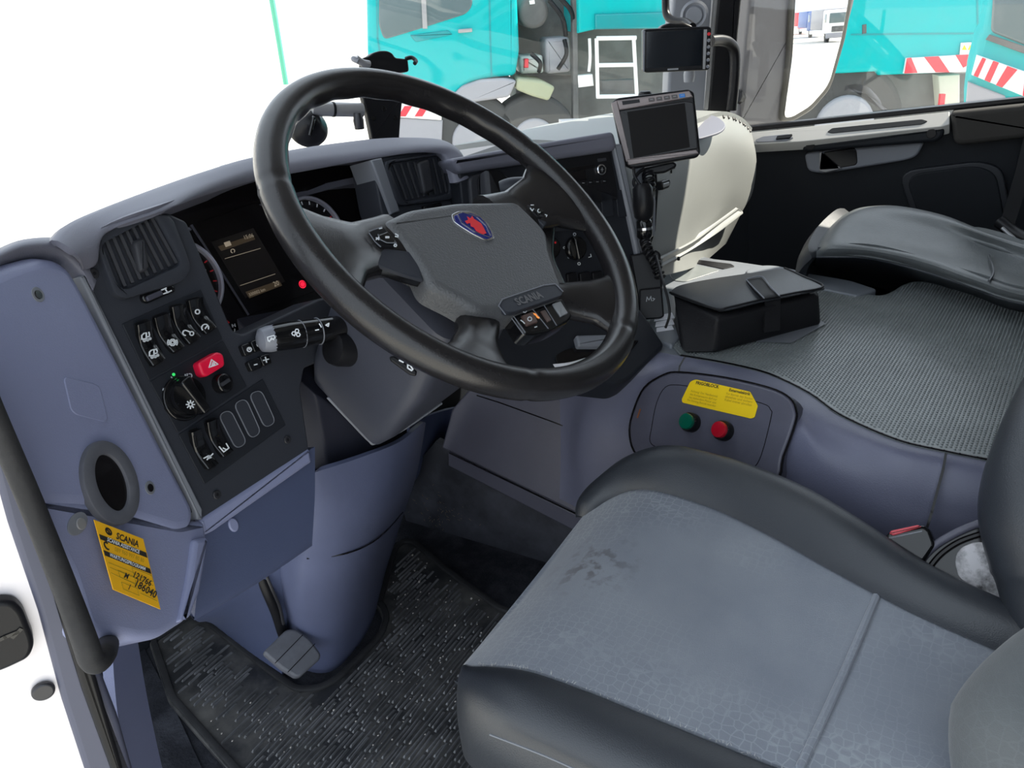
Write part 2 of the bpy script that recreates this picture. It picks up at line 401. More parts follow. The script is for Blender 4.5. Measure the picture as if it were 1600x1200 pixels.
# window glass: clear, a little dust, faint reflection
def glass(name, dust=.05, tint=(1, 1, 1), gl=.06):
    m = bpy.data.materials.new(name); m.use_nodes = True; nt = m.node_tree; nt.nodes.clear(); N = lambda t: nt.nodes.new('ShaderNode' + t); L = nt.links.new
    out = N('OutputMaterial'); tr = N('BsdfTransparent'); tr.inputs[0].default_value = (*tint, 1); g = N('BsdfGlossy'); g.inputs['Roughness'].default_value = .02
    di = N('BsdfDiffuse'); di.inputs[0].default_value = (.8, .8, .78, 1)
    tc = N('TexCoord'); no = N('TexNoise'); no.inputs['Scale'].default_value = 30; no.inputs['Detail'].default_value = 8; no.inputs['Roughness'].default_value = .75; L(tc.outputs['Object'], no.inputs['Vector'])
    mr = N('MapRange'); mr.inputs[1].default_value = .45; mr.inputs[2].default_value = .8; mr.inputs[4].default_value = dust * 3; L(no.outputs[0], mr.inputs[0])
    m1 = N('MixShader'); m1.inputs[0].default_value = gl; L(tr.outputs[0], m1.inputs[1]); L(g.outputs[0], m1.inputs[2])
    m2 = N('MixShader'); L(mr.outputs[0], m2.inputs[0]); L(m1.outputs[0], m2.inputs[1]); L(di.outputs[0], m2.inputs[2]); L(m2.outputs[0], out.inputs[0]); return m
GLW = glass('windscreen_glass', .012, gl=.03); GLS = glass('side_glass', .015, gl=.03)
MIR = mat('mirror', (.9, .9, .88), .01, 1.)

# ============================================================ THE CAB SHELL (setting)
def sbox(name, a, b, m, bev=0): return struct(box(name, a, b, m, None, bev))
sbox('floor', (.14, -1.15, -.06), (2.28, 1.22, 0), FLR)
sbox('ceiling', (.12, -1.2, 1.80), (2.30, .72, 1.86), ROOFM)
sbox('wall_rear', (.12, -1.25, -.06), (2.30, -1.19, 1.86), ROOFM)
sbox('wall_front', (.20, 1.16, -.06), (2.26, 1.22, .66), DOORD)
sbox('wall_left', (.10, -1.2, -.06), (.16, -.62, 1.84), ROOFM)        # behind the open driver's door
sbox('wall_right', (2.24, -1.2, -.06), (2.30, -.16, 1.84), ROOFM)
sbox('trim_1', (2.20, -1.2, -.02), (2.24, .58, .30), DOORD)           # inner sill below the passenger door
sbox('trim_12', (2.22, .30, 0), (2.24, 1.18, .62), DOORD)
# windscreen: curved pane from dash to roof header, in rubber surround
ws = []
for z, y0, y1 in ((.60, 1.15, .66), (1.0, 1.06, .62), (1.40, .95, .56), (1.80, .82, .48)):
    ws.append([np.array([x, y0 - (y0 - y1) * abs((x - 1.2) / 1.02) ** 3.2, z]) for x in np.linspace(.20, 2.17, 9)])
struct(loft('window_1', ws, GLW, None, 32, 10, th=.004))
header = [ws[-1], [p + np.array([0, -.10, .01]) for p in ws[-1]]]
struct(loft('trim_2', header, ROOFM, None, 32, 2, th=.03))
# right-hand pillar between windscreen and door window
pil = PL((2.14, .64, .9), (-.80, -.60, 0))
pa = slab('trim_3', pil, [(1109, -620), (1203, -620), (1146, -90), (1118, 170), (1093, 180), (1042, 172), (1048, 40), (1060, -90)], .05, GREYP, None, 0, .008, r=.01); struct(pa)
pb = slab('trim_4', pil, [(1160, -620), (1172, -620), (1131, -90), (1108, 172), (1099, 172), (1119, -90)], .02, SILV, None, .003, .003, r=.002); struct(pb)
pc = slab('trim_5', pil, [(1171, -620), (1220, -620), (1168, -90), (1142, 178), (1106, 176), (1129, -90)], .05, BLK, None, .006, .006, r=.004); struct(pc)
lp = PL((.19, .66, .9), (.6, -.8, 0))
struct(box('trim_6', (.13, .60, .75), (.19, .68, 1.84), GREYP, None, .01))

# ---------------- passenger door with window (plane X = 2.2)
PD = PL((2.20, .1, .7), (-1, 0, 0))
dr = slab('door_1', PD, [(1168, 212), (1640, 164), (1700, 420), (1560, 560), (1230, 560), (1168, 420)], .04, DOORD, None, 0, .004, r=.01); struct(dr)
def dpart(*a, **k): return slab(*a, **k)
PDS = PL(G(1400, 180, X=2.185), (-.62, .10, .78), (0, -1, .13))
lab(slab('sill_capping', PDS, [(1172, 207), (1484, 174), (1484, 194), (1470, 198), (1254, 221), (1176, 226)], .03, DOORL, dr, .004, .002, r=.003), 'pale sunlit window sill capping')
slab('window_seal', PD, [(1160, 199), (1640, 148), (1640, 156), (1160, 207)], .03, BLK, dr, .012, .003)
lab(slab('tray_recess', PDS, [(1292, 206), (1300, 200), (1440, 186), (1450, 189), (1440, 194), (1300, 208)], .003, DOORD, dr, .0055, .001, r=.004), 'dark slot in the pale sill')
slab('switch_plate', PDS, [(1180, 218), (1192, 213), (1232, 209), (1240, 215), (1228, 220), (1182, 222)], .004, GREYP, dr, .006, .001, r=.004)
slab('lock_button', PDS, [(1214, 212), (1238, 209), (1234, 215), (1212, 217)], .006, BLK, dr, .010, .001, r=.002)
lab(slab('pull_bar', PD, [(1252, 221), (1470, 198), (1476, 200), (1474, 214), (1464, 222), (1258, 238), (1254, 236)], .05, DOORD, dr, .055, .008, r=.008), 'dark horizontal pull bar')
for u, v in ((1266, 228), (1455, 209)): disc('bar_plug', PD, u, v, .011, .004, BLK, dr, .057, .001)
hb = slab('handle_bowl', PD, [(1256, 240), (1284, 236), (1440, 222), (1443, 226), (1432, 246), (1410, 252), (1285, 272), (1262, 268)], .02, GREYP, dr, .022, .006, r=.014)
lab(hb, 'grey bowl around the inner door handle')
slab('handle_recess', PD, [(1284, 238), (1338, 231), (1340, 258), (1290, 266)], .012, GLOSS, dr, .024, .002, r=.012)
lab(slab('door_handle', PD, [(1282, 264), (1312, 260), (1314, 264), (1290, 270), (1280, 268), (1280, 238), (1285, 237)], .012, SILV, dr, .03, .002, r=.003), 'silver inner door handle')
lab(slab('arm_pad', PD, [(1484, 176), (1640, 160), (1640, 212), (1500, 228), (1490, 222)], .05, mat('arm_pad_cloth', (.03, .028, .026), .9), dr, .05, .012, r=.012), 'soft dark padded block')
spk = slab('speaker_panel', PD, [(1400, 268), (1530, 252), (1566, 262), (1580, 330), (1584, 400), (1440, 420), (1424, 330)], .012, mat('speaker_panel_plastic', (.016, .018, .024), .5), dr, .014, .004, r=.05)
slab('speaker_mesh', PD, [(1412, 274), (1524, 259), (1556, 270), (1568, 330), (1572, 400), (1448, 420), (1434, 330)], .006, DOORD, spk, .018, .003, r=.045)
gp = slab('window_2', PD, [(1130, -300), (1680, -420), (1650, 158), (1160, 206)], .004, GLS, None, -.012, .0005); struct(gp)
struct(box('trim_7', (2.17, -.3, 1.50), (2.25, .66, 1.82), ROOFM, None, .01))

# ============================================================ DASHBOARD
dash = thing('dashboard', 'curved blue-grey and black truck dashboard wrapping around the steering wheel', 'dashboard', (.8, .80, .40))
A0, B0, C0 = G(130, 430, X=.38), G(310, 800, X=.38), G(480, 690, X=.55)
PA = PL.three(A0, B0, C0)                                    # fascia to the left of the wheel
E0 = G(0, 420, X=.30)
PE = PL.three(E0, A0, B0)                                    # outer end panel
# fascia
slab('fascia', PA, [(120, 425), (150, 398), (168, 368), (262, 332), (292, 346), (358, 503), (366, 518), (380, 522), (500, 466), (560, 460), (560, 540), (476, 575), (470, 610), (482, 690), (484, 712), (318, 812), (300, 800)], .045, FASC2, dash, 0, .003, r=.004)
# left air vent with its surround
def vent(pl, outer, hole, nsl, knob, nm='air_vent', tilt=.35, frame=FASC2):
    Po = rnd([pl.l(*p, .006) for p in outer], .010); Pi = rnd([pl.l(*p, .006) for p in hole], .010)
    n = 48
    def rs(P):
        if area(P) < 0: P = P[::-1]
        P = np.array(P); c = P.mean(0); L = np.r_[0, np.cumsum(np.linalg.norm(np.diff(np.vstack([P, P[:1]]), axis=0), axis=1))]
        Q = np.vstack([P, P[:1]]); s_ = np.linspace(0, L[-1], n + 1)[:-1]
        R = np.stack([np.interp(s_, L, Q[:, 0]), np.interp(s_, L, Q[:, 1])], 1)
        k0 = np.argmin(np.abs(np.arctan2(*(R - c).T[::-1]) + 2.4)); return [q for q in np.roll(R, -k0, 0)]
    v = ring(nm, pl, rs(Po), rs(Pi), .03, frame, dash, .008, .003)
    slab('vent_box', pl, hole, .002, BLK, v, -.028, .0005, r=.008, hp=.0)
    H = [pl.l(*p, .004) for p in hole]      # tl, tr, br, bl
    tl, tr, br, bl = map(np.array, H)
    for i in range(nsl):
        t = (i + .7) / (nsl + .4)
        a = tl + (tr - tl) * t; b = bl + (br - bl) * t; d = nz(b - a); s_ = np.array([-d[1], d[0]]) * (1 if (tr - tl).dot(np.array([-d[1], d[0]])) > 0 else -1)
        a = a + d * .003; b = b - d * .003
        V = []; 
        for q in (a, b):
            for off, z in ((-.0012, .004), (.0016, .005), (.0068, -.014), (.0046, -.016)): V.append(pl.w(*(q + s_ * off), z))
        F = [(0, 1, 5, 4), (1, 2, 6, 5), (2, 3, 7, 6), (3, 0, 4, 7), (0, 3, 2, 1), (4, 5, 6, 7)]
        bake('slat', V, F, VENTM, v, smooth=False)
    kc = np.array(knob)
    lab(slab('vent_knob', pl, [kc + q for q in ((-8, -24), (9, -30), (18, 20), (2, 27))], .012, VENTM, v, .010, .004, r=.006), 'curved slider knob across the slats')
    return v
vent(PA, [(148, 380), (238, 334), (268, 336), (300, 420), (288, 440), (196, 468), (178, 462)], [(156, 374), (240, 332), (285, 412), (188, 456)], 8, (218, 400))
tw = slab('vent_wheel', PA, [(222, 460), (266, 440), (275, 448), (276, 455), (232, 474), (224, 470)], .010, GLOSS, dash, .005, .003, r=.007)
slab('wheel_ridge', PA, [(229, 463), (252, 453), (256, 460), (232, 471)], .004, mat('wheel_ridge', (.05, .05, .07), .4), tw, .0075, .001, r=.002)
strokes('icon', PA, [[(253, 453), (260, 450)], [(256, 459), (266, 455)], [(259, 452), (262, 457), (268, 454)]], .0012, WHT, tw, .0062)
# module plates and their joints
slab('switch_module', PA, [(191, 506), (314, 451), (348, 530), (233, 594)], .004, FASC, dash, .0012, .0008, r=.002)
slab('light_module', PA, [(234, 596), (349, 532), (386, 604), (278, 676)], .004, FASC, dash, .0012, .0008, r=.002)
slab('lower_switch_module', PA, [(279, 679), (411, 592), (447, 664), (320, 757)], .004, FASC, dash, .0012, .0008, r=.002)
# rocker switches
def rocker(q, icon, nm='rocker_switch', label=None, h=.009):
    q = [np.array(p, float) for p in q]; c = sum(q) / 4
    slab('switch_well', PA, [c + (p - c) * 1.13 for p in q], .003, BLK, dash, .0022, .0005, r=.005)
    L = [PA.l(*p, .006) for p in q]; n = 8; V = []; F = []
    for i in range(n + 1):
        t = i / n; a = L[0] + (L[3] - L[0]) * t; b = L[1] + (L[2] - L[1]) * t
        z = .004 + .0075 * abs(2 * t - 1.05) ** 1.6
        e = (b - a)
        for s_, dz in ((0, -.006), (0, -.0012), (.09, 0), (.91, 0), (1, -.0012), (1, -.006)): V.append(PA.w(*(a + e * s_), z + dz + (0 if 0 < i < n else -.0008)))
    for i in range(n):
        for j in range(5): F.append((i * 6 + j, i * 6 + j + 1, i * 6 + j + 7, i * 6 + j + 6))
    F.append(tuple(range(6))); F.append(tuple(reversed(range(n * 6, n * 6 + 6))))
    s_ = bake(nm, V, F, GLOSS, dash)
    if label: lab(s_, label)
    if icon:
        for nm2, lines in icon: strokes(nm2, PA, lines, .0011, WHT, s_, .0112)
    return s_
def circ(cx, cy, r, n=10, a0=0, a1=360): return [(cx + r * math.cos(math.radians(a0 + (a1 - a0) * i / n)), cy + r * math.sin(math.radians(a0 + (a1 - a0) * i / n))) for i in range(n + 1)]
def truck_icon(cx, cy, d):
    L = [[(cx - 6, cy + 4), (cx - 6, cy - 2), (cx - 3, cy - 5), (cx + 1, cy - 6), (cx + 1, cy + 3), (cx - 6, cy + 4)], circ(cx - 2, cy + 6, 1.5), circ(cx + 3, cy + 5, 1.5), [(cx + 1, cy + 1), (cx + 6, cy - 1)], circ(cx + 7, cy + 3, 1.2), [(cx + 5, cy - 7), (cx + 6, cy - 3)]]
    if d == 2: L.append([(cx + 3, cy - 6), (cx + 5, cy - 7)])
    return L
rocker([(211, 509), (233, 501), (256, 560), (236, 572)], [('icon', truck_icon(228, 526, 1)), ('icon', truck_icon(240, 552, 2))], label='rocker with two white truck symbols')
rocker([(238, 498), (262, 489), (286, 541), (268, 551)], [('icon', [circ(270, 535, 5), circ(270, 535, 2.6), circ(270, 535, 7.5, 5, 150, 210), circ(270, 535, 7.5, 5, -30, 30)])], label='rocker with white brake circle symbol')
rocker([(265, 481), (286, 476), (311, 526), (293, 538)], [('icon', [circ(290, 520, 4, 6, 90, 300), circ(300, 521, 3), [(293, 517), (298, 519)]])], label='rocker with white trailer coupling symbol')
rocker([(291, 471), (313, 465), (336, 511), (319, 522)], [('icon', [circ(309, 487, 3.4, 10)]), ('icon', [circ(321, 512, 5.5, 8, 140, 380), [(321, 513), (325, 508)]])], label='rocker marked 0 with white speed symbol')
rocker([(295, 677), (311, 670), (339, 724), (322, 733)], [('icon', [[(319, 716), (326, 712), (330, 715)], [(324, 718), (333, 709)], circ(327, 714, 2)])], label='rocker with white axle symbol')
rocker([(320, 661), (338, 654), (362, 704), (346, 714)], [('icon', [[(343, 698), (350, 706), (358, 700), (354, 693)], [(349, 700), (353, 702)]])], label='rocker with white bracket symbol')
for q in ([(341, 648), (360, 640), (386, 692), (369, 702)], [(365, 631), (384, 622), (408, 676), (392, 686)], [(389, 616), (408, 609), (431, 660), (414, 669)]):
    b_ = slab('blank_cover', PA, q, .004, FASC2, dash, .003, .0012, r=.008)
    P_ = rnd([PA.l(*p, .003) for p in q], .008); strokes('cover_edge', PA, [P_ + P_[:1]], .0008, GREYP, b_, .0034, loc2d=True)
# hazard switch
hz = lab(slab('hazard_switch', PA, [(310, 567), (341, 549), (350, 553), (353, 571), (324, 589), (316, 586)], .010, REDB, dash, .011, .003, r=.004), 'red hazard warning switch')
strokes('icon', PA, [[(327, 574), (331, 562), (341, 569), (327, 574)], [(331, 571), (333, 566), (336, 569), (331, 571)]], .0011, WHT, hz, .0116)
# light knob
c = PA.l(288, 620, .004)
disc('knob_skirt', PA, 288, 622, .0235, .004, GLOSS, dash, .004, .002)
kn = revolve('light_knob', PA.w(c[0], c[1], 0), PA.n, [(.021, 0), (.0205, .010), (.019, .013)], GLOSS, dash); lab(kn, 'round black light switch knob with raised grip')
d_ = nz(PA.l(304, 640) - PA.l(276, 600)); s_ = np.array([-d_[1], d_[0]])
slab('knob_grip', PA, [c + d_ * .022 + s_ * .005, c + d_ * .022 - s_ * .005, c - d_ * .020 - s_ * .0075, c - d_ * .020 + s_ * .0075], .014, GLOSS, kn, .024, .003, r=.004, loc2d=True)
strokes('icon', PA, [circ(298, 632, 3, 10)] + [[(298 + 4.6 * math.cos(a), 632 + 4.6 * math.sin(a)), (298 + 6.4 * math.cos(a), 632 + 6.4 * math.sin(a))] for a in [k * math.pi / 4 for k in range(8)]], .0011, WHT, kn, .0248)
strokes('printed_marks', PA, [circ(258, 609, 2.6, 8), [(268, 594), (272, 590)], [(268, 589), (273, 594)], circ(276, 591, 2.5, 6, -90, 90), [(290, 590), (290, 585)], [(293, 589), (293, 584)], circ(297, 587, 3.2, 8, -110, 110)], .0010, WHT, dash, .0020)
disc('pilot_lamp', PA, 272, 585, .0016, .001, GRNL, dash, .0022, .0003)
k2 = disc('dimmer_knob', PA, 354, 598, .0105, .012, GLOSS, dash, .012, .003); strokes('knob_grip', PA, [[(349, 600), (358, 594)]], .0035, VENTM, k2, .0150, .003)
strokes('printed_marks', PA, [circ(337, 606, 2.5), [(334, 602), (336, 609)], [(348, 602), (352, 601)]], .0010, WHT, dash, .0020)
for u, v in ((148, 427), (340, 773), (450, 687)):
    s0 = disc('screw', PA, u, v, .0048, .002, STEEL, dash, .002, .001); disc('screw_socket', PA, u, v, .002, .0005, BLK, s0, .0024, .0002, n=6)
# small push buttons beside the stalk
for q, ic in (([(377, 540), (390, 535), (397, 552), (384, 557)], [circ(390, 546, 3.2), [(390, 546), (390, 543)]]), ([(392, 534), (406, 528), (412, 546), (399, 551)], [circ(405, 538, 3, 8)]), ([(387, 566), (405, 558), (411, 574), (394, 581)], [[(398, 570), (402, 569)]]), ([(406, 557), (420, 552), (426, 567), (413, 573)], [[(412, 563), (420, 561)], [(415, 558), (417, 566)]])):
    pb_ = slab('push_button', PA, q, .006, GLOSS, dash, .006, .0015, r=.003); strokes('icon', PA, ic, .0012, WHT, pb_, .0068)
# bright fascia edge (bevelled metal-look strip down the left side)
lab(slab('fascia_edge', PA, [(124, 432), (133, 428), (317, 796), (316, 812), (308, 812), (306, 800)], .03, GREYP, dash, .004, .002, r=.001), 'grey bevelled edge strip')
# lower blue panel right of the end panel
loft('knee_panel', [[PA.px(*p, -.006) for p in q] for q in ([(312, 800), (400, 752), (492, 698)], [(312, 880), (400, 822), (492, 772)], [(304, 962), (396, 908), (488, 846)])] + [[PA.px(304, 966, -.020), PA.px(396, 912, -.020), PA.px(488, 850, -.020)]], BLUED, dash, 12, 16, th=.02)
slab('knee_trim', PA, [(312, 812), (484, 700), (488, 722), (335, 830), (318, 838)], .02, BLUE, dash, .002, .004, r=.003)
disc('trim_plug', PA, 366, 820, .006, .004, BLUE, dash, -.004, .0015, rad2=.008)
# outer end panel
ep = slab('end_panel', PE, [(-90, 470), (-30, 428), (20, 408), (60, 398), (92, 402), (112, 416), (130, 446), (306, 792), (307, 812), (300, 830), (278, 836), (205, 815), (150, 797), (60, 793), (-20, 700), (-90, 640)], .06, BLUE, dash, .006, .012, r=.008, k=5)
loft('end_panel_cap', [[PE.px(*p, -.010) for p in ((-60, 452), (-10, 424), (40, 410), (90, 414), (120, 446), (136, 470))], [PE.px(*p, .004) for p in ((-70, 440), (-14, 412), (40, 390), (92, 392), (124, 416), (146, 452))], [PE.px(*p, .002) for p in ((-78, 430), (-18, 402), (38, 379), (94, 379), (132, 402), (152, 436))], [PE.px(*p, -.012) for p in ((-84, 424), (-20, 396), (36, 374), (98, 373), (138, 396), (158, 430))]], HOODM, dash, 30, 12, th=.004)
for i_, (u, v) in enumerate(((60, 460), (235, 762))):
    disc('screw_recess', PE, u, v, .0065, .001, GREYP, ep, .0068, .0004); disc('screw', PE, u + 1, v, .0038, .001, SCR, ep, .0076, .0004)
P_ = rnd([PE.l(*p, .006) for p in ((98, 588), (148, 600), (156, 606), (168, 655), (163, 660), (118, 648), (110, 640))], .006)
slab('square_cover', PE, P_, .002, BLUE, ep, .0068, .0008, loc2d=True)
lp_ = slab('lower_end_panel', PE, [(50, 778), (110, 774), (150, 780), (205, 800), (280, 820), (306, 812), (322, 812), (327, 850), (318, 900), (306, 950), (296, 968), (250, 998), (215, 1000), (190, 994), (140, 990), (112, 900)], .07, BLUE, dash, .004, .008, r=.010, k=5)
lab(slab('corner_facet', PE, [(306, 842), (326, 838), (326, 855), (314, 925), (300, 964), (284, 972), (298, 900)], .012, BLUE, dash, .010, .005, r=.004), 'narrow bevelled corner strip')
disc('screw_recess', PE, 122, 818, .012, .001, GREYP, lp_, .0050, .0004, rad2=.008); disc('screw', PE, 128, 818, .005, .002, SILV, lp_, .0062, .0006)
# oval grommet
ga, gb = PE.l(150, 690, .008), PE.l(196, 812, .008); gc = (PE.l(130, 700, .008) + PE.l(213, 806, .008)) / 2
gl_ = np.linalg.norm(ga - gb) / 2; ang = math.atan2(*(ga - gb)[::-1])
wpx = np.linalg.norm(PE.l(135, 765, .008) - PE.l(212, 735, .008)) / 2
Po = ell(gc[0], gc[1], gl_ * 1.04, wpx * 1.0, ang, 48); Pi = ell(gc[0], gc[1], gl_ * .70, wpx * .56, ang, 48)
gr = lab(ring('grommet', PE, Po, Pi, .012, GROM, dash, .011, .002), 'oval grey rubber grommet around a dark opening')
slab('grommet_hole', PE, ell(gc[0], gc[1], gl_ * .78, wpx * .62, ang, 48), .001, SCR, gr, .0078, .0003, loc2d=True)
# yellow maintenance sticker
st = lab(slab('maintenance_sticker', PE, [(147, 812), (224, 842), (251, 952), (177, 921)], .0006, YEL2, dash, .0168, .0002, hp=.0168), 'yellow maintenance sticker with black bars and handwriting')
Q = [PE.l(*p, .0168) for p in ((147, 812), (224, 842), (251, 952), (177, 921))]
def sq(x, y): a = Q[0] + (Q[1] - Q[0]) * x; b = Q[3] + (Q[2] - Q[3]) * x; return a + (b - a) * y
def sbar(y0, y1): slab('printed_bar', PE, [sq(.02, y0), sq(.98, y0), sq(.98, y1), sq(.02, y1)], .0003, PRB, st, .0171, .0001, loc2d=True)
sbar(.20, .275); sbar(.43, .505)
text('lettering', PE, 'SCANIA', sq(.36, .165), sq(.83, .165), PRB, st, .0171, bold=.03, loc2d=True)
strokes('emblem_print', PE, [[sq(.24 + .055 * math.cos(a), .10 + .045 * math.sin(a)) for a in np.linspace(0, 6.28, 14)], [sq(.21, .08), sq(.25, .10), sq(.23, .13), sq(.27, .12)]], .0012, PRB, st, .0171, loc2d=True)
text('lettering', PE, 'SCANIA ASSISTANCE', sq(.14, .265), sq(.80, .265), WHT, st, .0174, bold=.02, loc2d=True, ratio=1.1)
text('lettering', PE, '089 960 997 80 80', sq(.25, .375), sq(.86, .375), PRF, st, .0171, loc2d=True, ratio=1.1)
strokes('phone_icon', PE, [[sq(.12 + .05 * math.cos(a), .34 + .05 * math.sin(a)) for a in np.linspace(1.2, 5.2, 9)]], .0012, PRB, st, .0171, loc2d=True)
text('lettering', PE, 'WARTUNGSPROGRAMM', sq(.10, .495), sq(.84, .495), WHT, st, .0174, bold=.02, loc2d=True, ratio=1.1)
strokes('printed_rules', PE, [[sq(.05, .60), sq(.60, .60)], [sq(.55, .53), sq(.97, .53), sq(.97, .62), sq(.55, .62), sq(.55, .53)], [sq(.05, .67), sq(.95, .68)], [sq(.22, .66), sq(.55, .66), sq(.55, .76), sq(.22, .76), sq(.22, .66)], [sq(.05, .75), sq(.95, .79)], [sq(.22, .83), sq(.55, .83), sq(.55, .93), sq(.22, .93), sq(.22, .83)], [sq(.6, .88), sq(.95, .90)]], .0005, PRF, st, .0171, loc2d=True)
text('handwriting', PE, '121766', sq(.52, .67), sq(.88, .71), PRB, st, .0172, bold=.02, loc2d=True, shear=.2)
text('handwriting', PE, 'M', sq(.30, .74), sq(.40, .74), PRB, st, .0172, bold=.02, loc2d=True, shear=.3)
text('handwriting', PE, '186040', sq(.50, .81), sq(.93, .87), PRB, st, .0172, bold=.02, loc2d=True, shear=.2)
text('handwriting', PE, 'I', sq(.33, .90), sq(.37, .90), PRB, st, .0172, bold=.02, loc2d=True, shear=.3)

# instrument hood (padded brow over the dials)
st_ = [  # lip px, lip Y, top px, top Y
    ((130, 420), PA.px(130, 420, .010)[1], (76, 377), .690), ((152, 410), PA.px(152, 410, .012)[1], (100, 352), .715), ((166, 364), PA.px(166, 364, .012)[1], (160, 326), .750), ((262, 326), PA.px(262, 326, .014)[1], (250, 292), .790),
    ((330, 302), .752, (320, 268), .808), ((400, 281), .78, (392, 247), .825), ((500, 262), .775, (500, 228), .825), ((590, 246), .755, (600, 217), .805),
    ((650, 238), .738, (670, 218), .775), ((690, 240), .722, (700, 228), .745), ((706, 258), .705, (718, 248), .715), ((714, 285), .69, (728, 276), .70)]
rl, rm, rt, rb, rbb = [], [], [], [], []
for pl_, yl, pt_, yt in st_:
    a = G(*pl_, Y=yl); t = G(*pt_, Y=yt); m_ = (a + t) / 2 + np.array([0, -.016, .004])
    rl.append(a + np.array([0, .014, -.002])); rm.append(a); rt.append(m_); rb.append(t); rbb.append(t + np.array([0, .055, -.045]))
loft('hood', [rl, rm, rt, rb, rbb], HOODM, dash, 60, 18, th=.006)
# dash top beyond the hood, down to the windscreen
tp = []
for k_, (z, dy) in enumerate(((.80, .0), (.70, .5), (.64, 1.0))):
    row = []
    for x in np.linspace(.30, 1.36, 12):
        yf = np.interp(x, [.24, .36, .6, .9, 1.05, 1.25, 1.35, 2.12], [.60, .74, .86, .84, .76, .66, .60, .60]); ye = 1.14 - .48 * abs((x - 1.2) / 1.02) ** 3.2 - .02
        row.append(np.array([x, yf + (max(ye, yf + .02) - yf) * dy, z - .0 * x]))
    tp.append(row)
lab(loft('dash_top', tp, HOODM, dash, 30, 8, th=.01), 'flat top running to the windscreen')

# instrument cluster
PC = PL(G(400, 400, Y=.835), (-.05, -.93, .36))
cl = slab('instrument_cluster', PC, [(255, 325), (400, 262), (640, 215), (650, 330), (640, 470), (520, 500), (372, 540), (340, 500)], .02, SCR, dash, 0, .002, r=.004)
slab('cluster_wall', PC, [(612, 225), (650, 215), (680, 470), (640, 470)], .05, FASC2, dash, .045, .003)
slab('cluster_frame', PC, [(374, 532), (506, 466), (520, 478), (520, 500), (380, 560)], .05, FASC2, dash, .045, .004, r=.004)
slab('display_bezel', PC, [(296, 352), (398, 316), (410, 322), (500, 448), (502, 452), (390, 492)], .003, SCR, cl, .003, .001, r=.002)
strokes('bezel_edge', PC, [[(300, 352), (388, 491)]], .0028, mat('bezel_line', (.10, .10, .13), .4), cl, .0040)
sc = slab('display', PC, [(330, 378), (396, 356), (446, 440), (384, 466)], .001, mat('display_off', (.022, .018, .018), .25), cl, .0036, .0003)
slab('display_bar', PC, [(341, 385), (395, 367), (399, 374), (346, 392)], .0006, LCD, sc, .0042, .0002)
slab('display_bar', PC, [(384, 456), (436, 438), (441, 446), (390, 466)], .0006, LCD, sc, .0042, .0002)
slab('display_key', PC, [(350, 379), (359, 376), (362, 383), (353, 386)], .0006, LCDT, sc, .0048, .0002)
text('clock_digits', PC, '15:06', (383, 374), (397, 370), LCDT, sc, .0048)
text('odometer_digits', PC, '330002 km', (390, 463), (415, 454), LCDT, sc, .0048)
text('odometer_digits', PC, '20', (429, 448), (437, 445), LCDT, sc, .0048)
strokes('display_lines', PC, [[(352, 404), (407, 388)], [(376, 446), (430, 428)]], .0006, LCDT, sc, .0044)
strokes('icon', PC, [circ(364, 392, 3, 8, 100, 400)], .0008, LCDT, sc, .0044)
wl = disc('warning_lamp', PC, 473, 444, .0058, .001, REDL, cl, .004, .0003); strokes('icon', PC, [circ(473, 444, 4.2, 14)], .0007, mat('lamp_dark', (.2, 0, .01), .4), wl, .0046)
def gauge(u, v, R, label):
    c = PC.l(u, v); P1 = ell(c[0], c[1], R, n=64); P2 = ell(c[0], c[1], R * .915, n=64)
    g = lab(ring('gauge', PC, P1, P2, .012, RINGM, dash, .012, .002), label)
    slab('dial_face', PC, ell(c[0], c[1], R * .92, n=48), .001, SCR, g, .004, .0003, loc2d=True)
    tk = []
    for i in range(17):
        a = math.radians(-50 + i * 17); tk.append([c + R * .80 * np.array([math.cos(a), math.sin(a)]), c + R * .87 * np.array([math.cos(a), math.sin(a)])])
    strokes('dial_ticks', PC, tk[5:], .0016, WHT, g, .0052, loc2d=True); strokes('dial_ticks', PC, tk[:5], .0016, REDT, g, .0052, loc2d=True)
    a = c + R * np.array([.60, .02])
    text('dial_number', PC, '5', a, a + np.array([.006, 0]), WHT, g, .0052, loc2d=True)
    return g
gauge(281, 442, .0545, 'left dial with pale ring, red and white ticks'); gauge(486, 366, .0545, 'right dial with pale ring behind the wheel rim')
strokes('printed_marks', PC, [[(345, 497), (352, 499)], [(363, 507), (364, 511)], [(367, 506), (368, 510)], [(363, 509), (367, 508)], [(365, 519), (370, 518)], [(367, 514), (367, 521)]], .0012, WHT, cl, .0012)
strokes('printed_marks', PC, [[(352, 499), (358, 504)]], .0018, REDT, cl, .0012)

# right air vent pod
PR = PL(G(655, 280, X=.955), (-.12, -.95, .25))
slab('vent_pod', PR, [(582, 252), (600, 244), (690, 232), (708, 252), (722, 320), (724, 420), (640, 430), (596, 330)], .05, FASC2, dash, 0, .003, r=.006)
lab(slab('pod_edge', PR, [(580, 250), (597, 246), (626, 330), (612, 335)], .05, GREYP, dash, .006, .003), 'lit grey edge beside the right vent')  # paler grey stands in for light falling on the facet edge
vent(PR, [(598, 252), (694, 236), (712, 300), (706, 312), (626, 322), (618, 315)], [(606, 256), (692, 242), (704, 302), (630, 316)], 8, (662, 277))
slab('vent_wheel', PR, [(662, 322), (690, 316), (692, 322), (664, 328)], .008, GLOSS, dash, .006, .002, r=.003)
s0 = disc('screw', PR, 711, 270, .0048, .002, STEEL, dash, .004, .001); disc('screw_socket', PR, 711, 270, .002, .0005, BLK, s0, .0044, .0002, n=6)

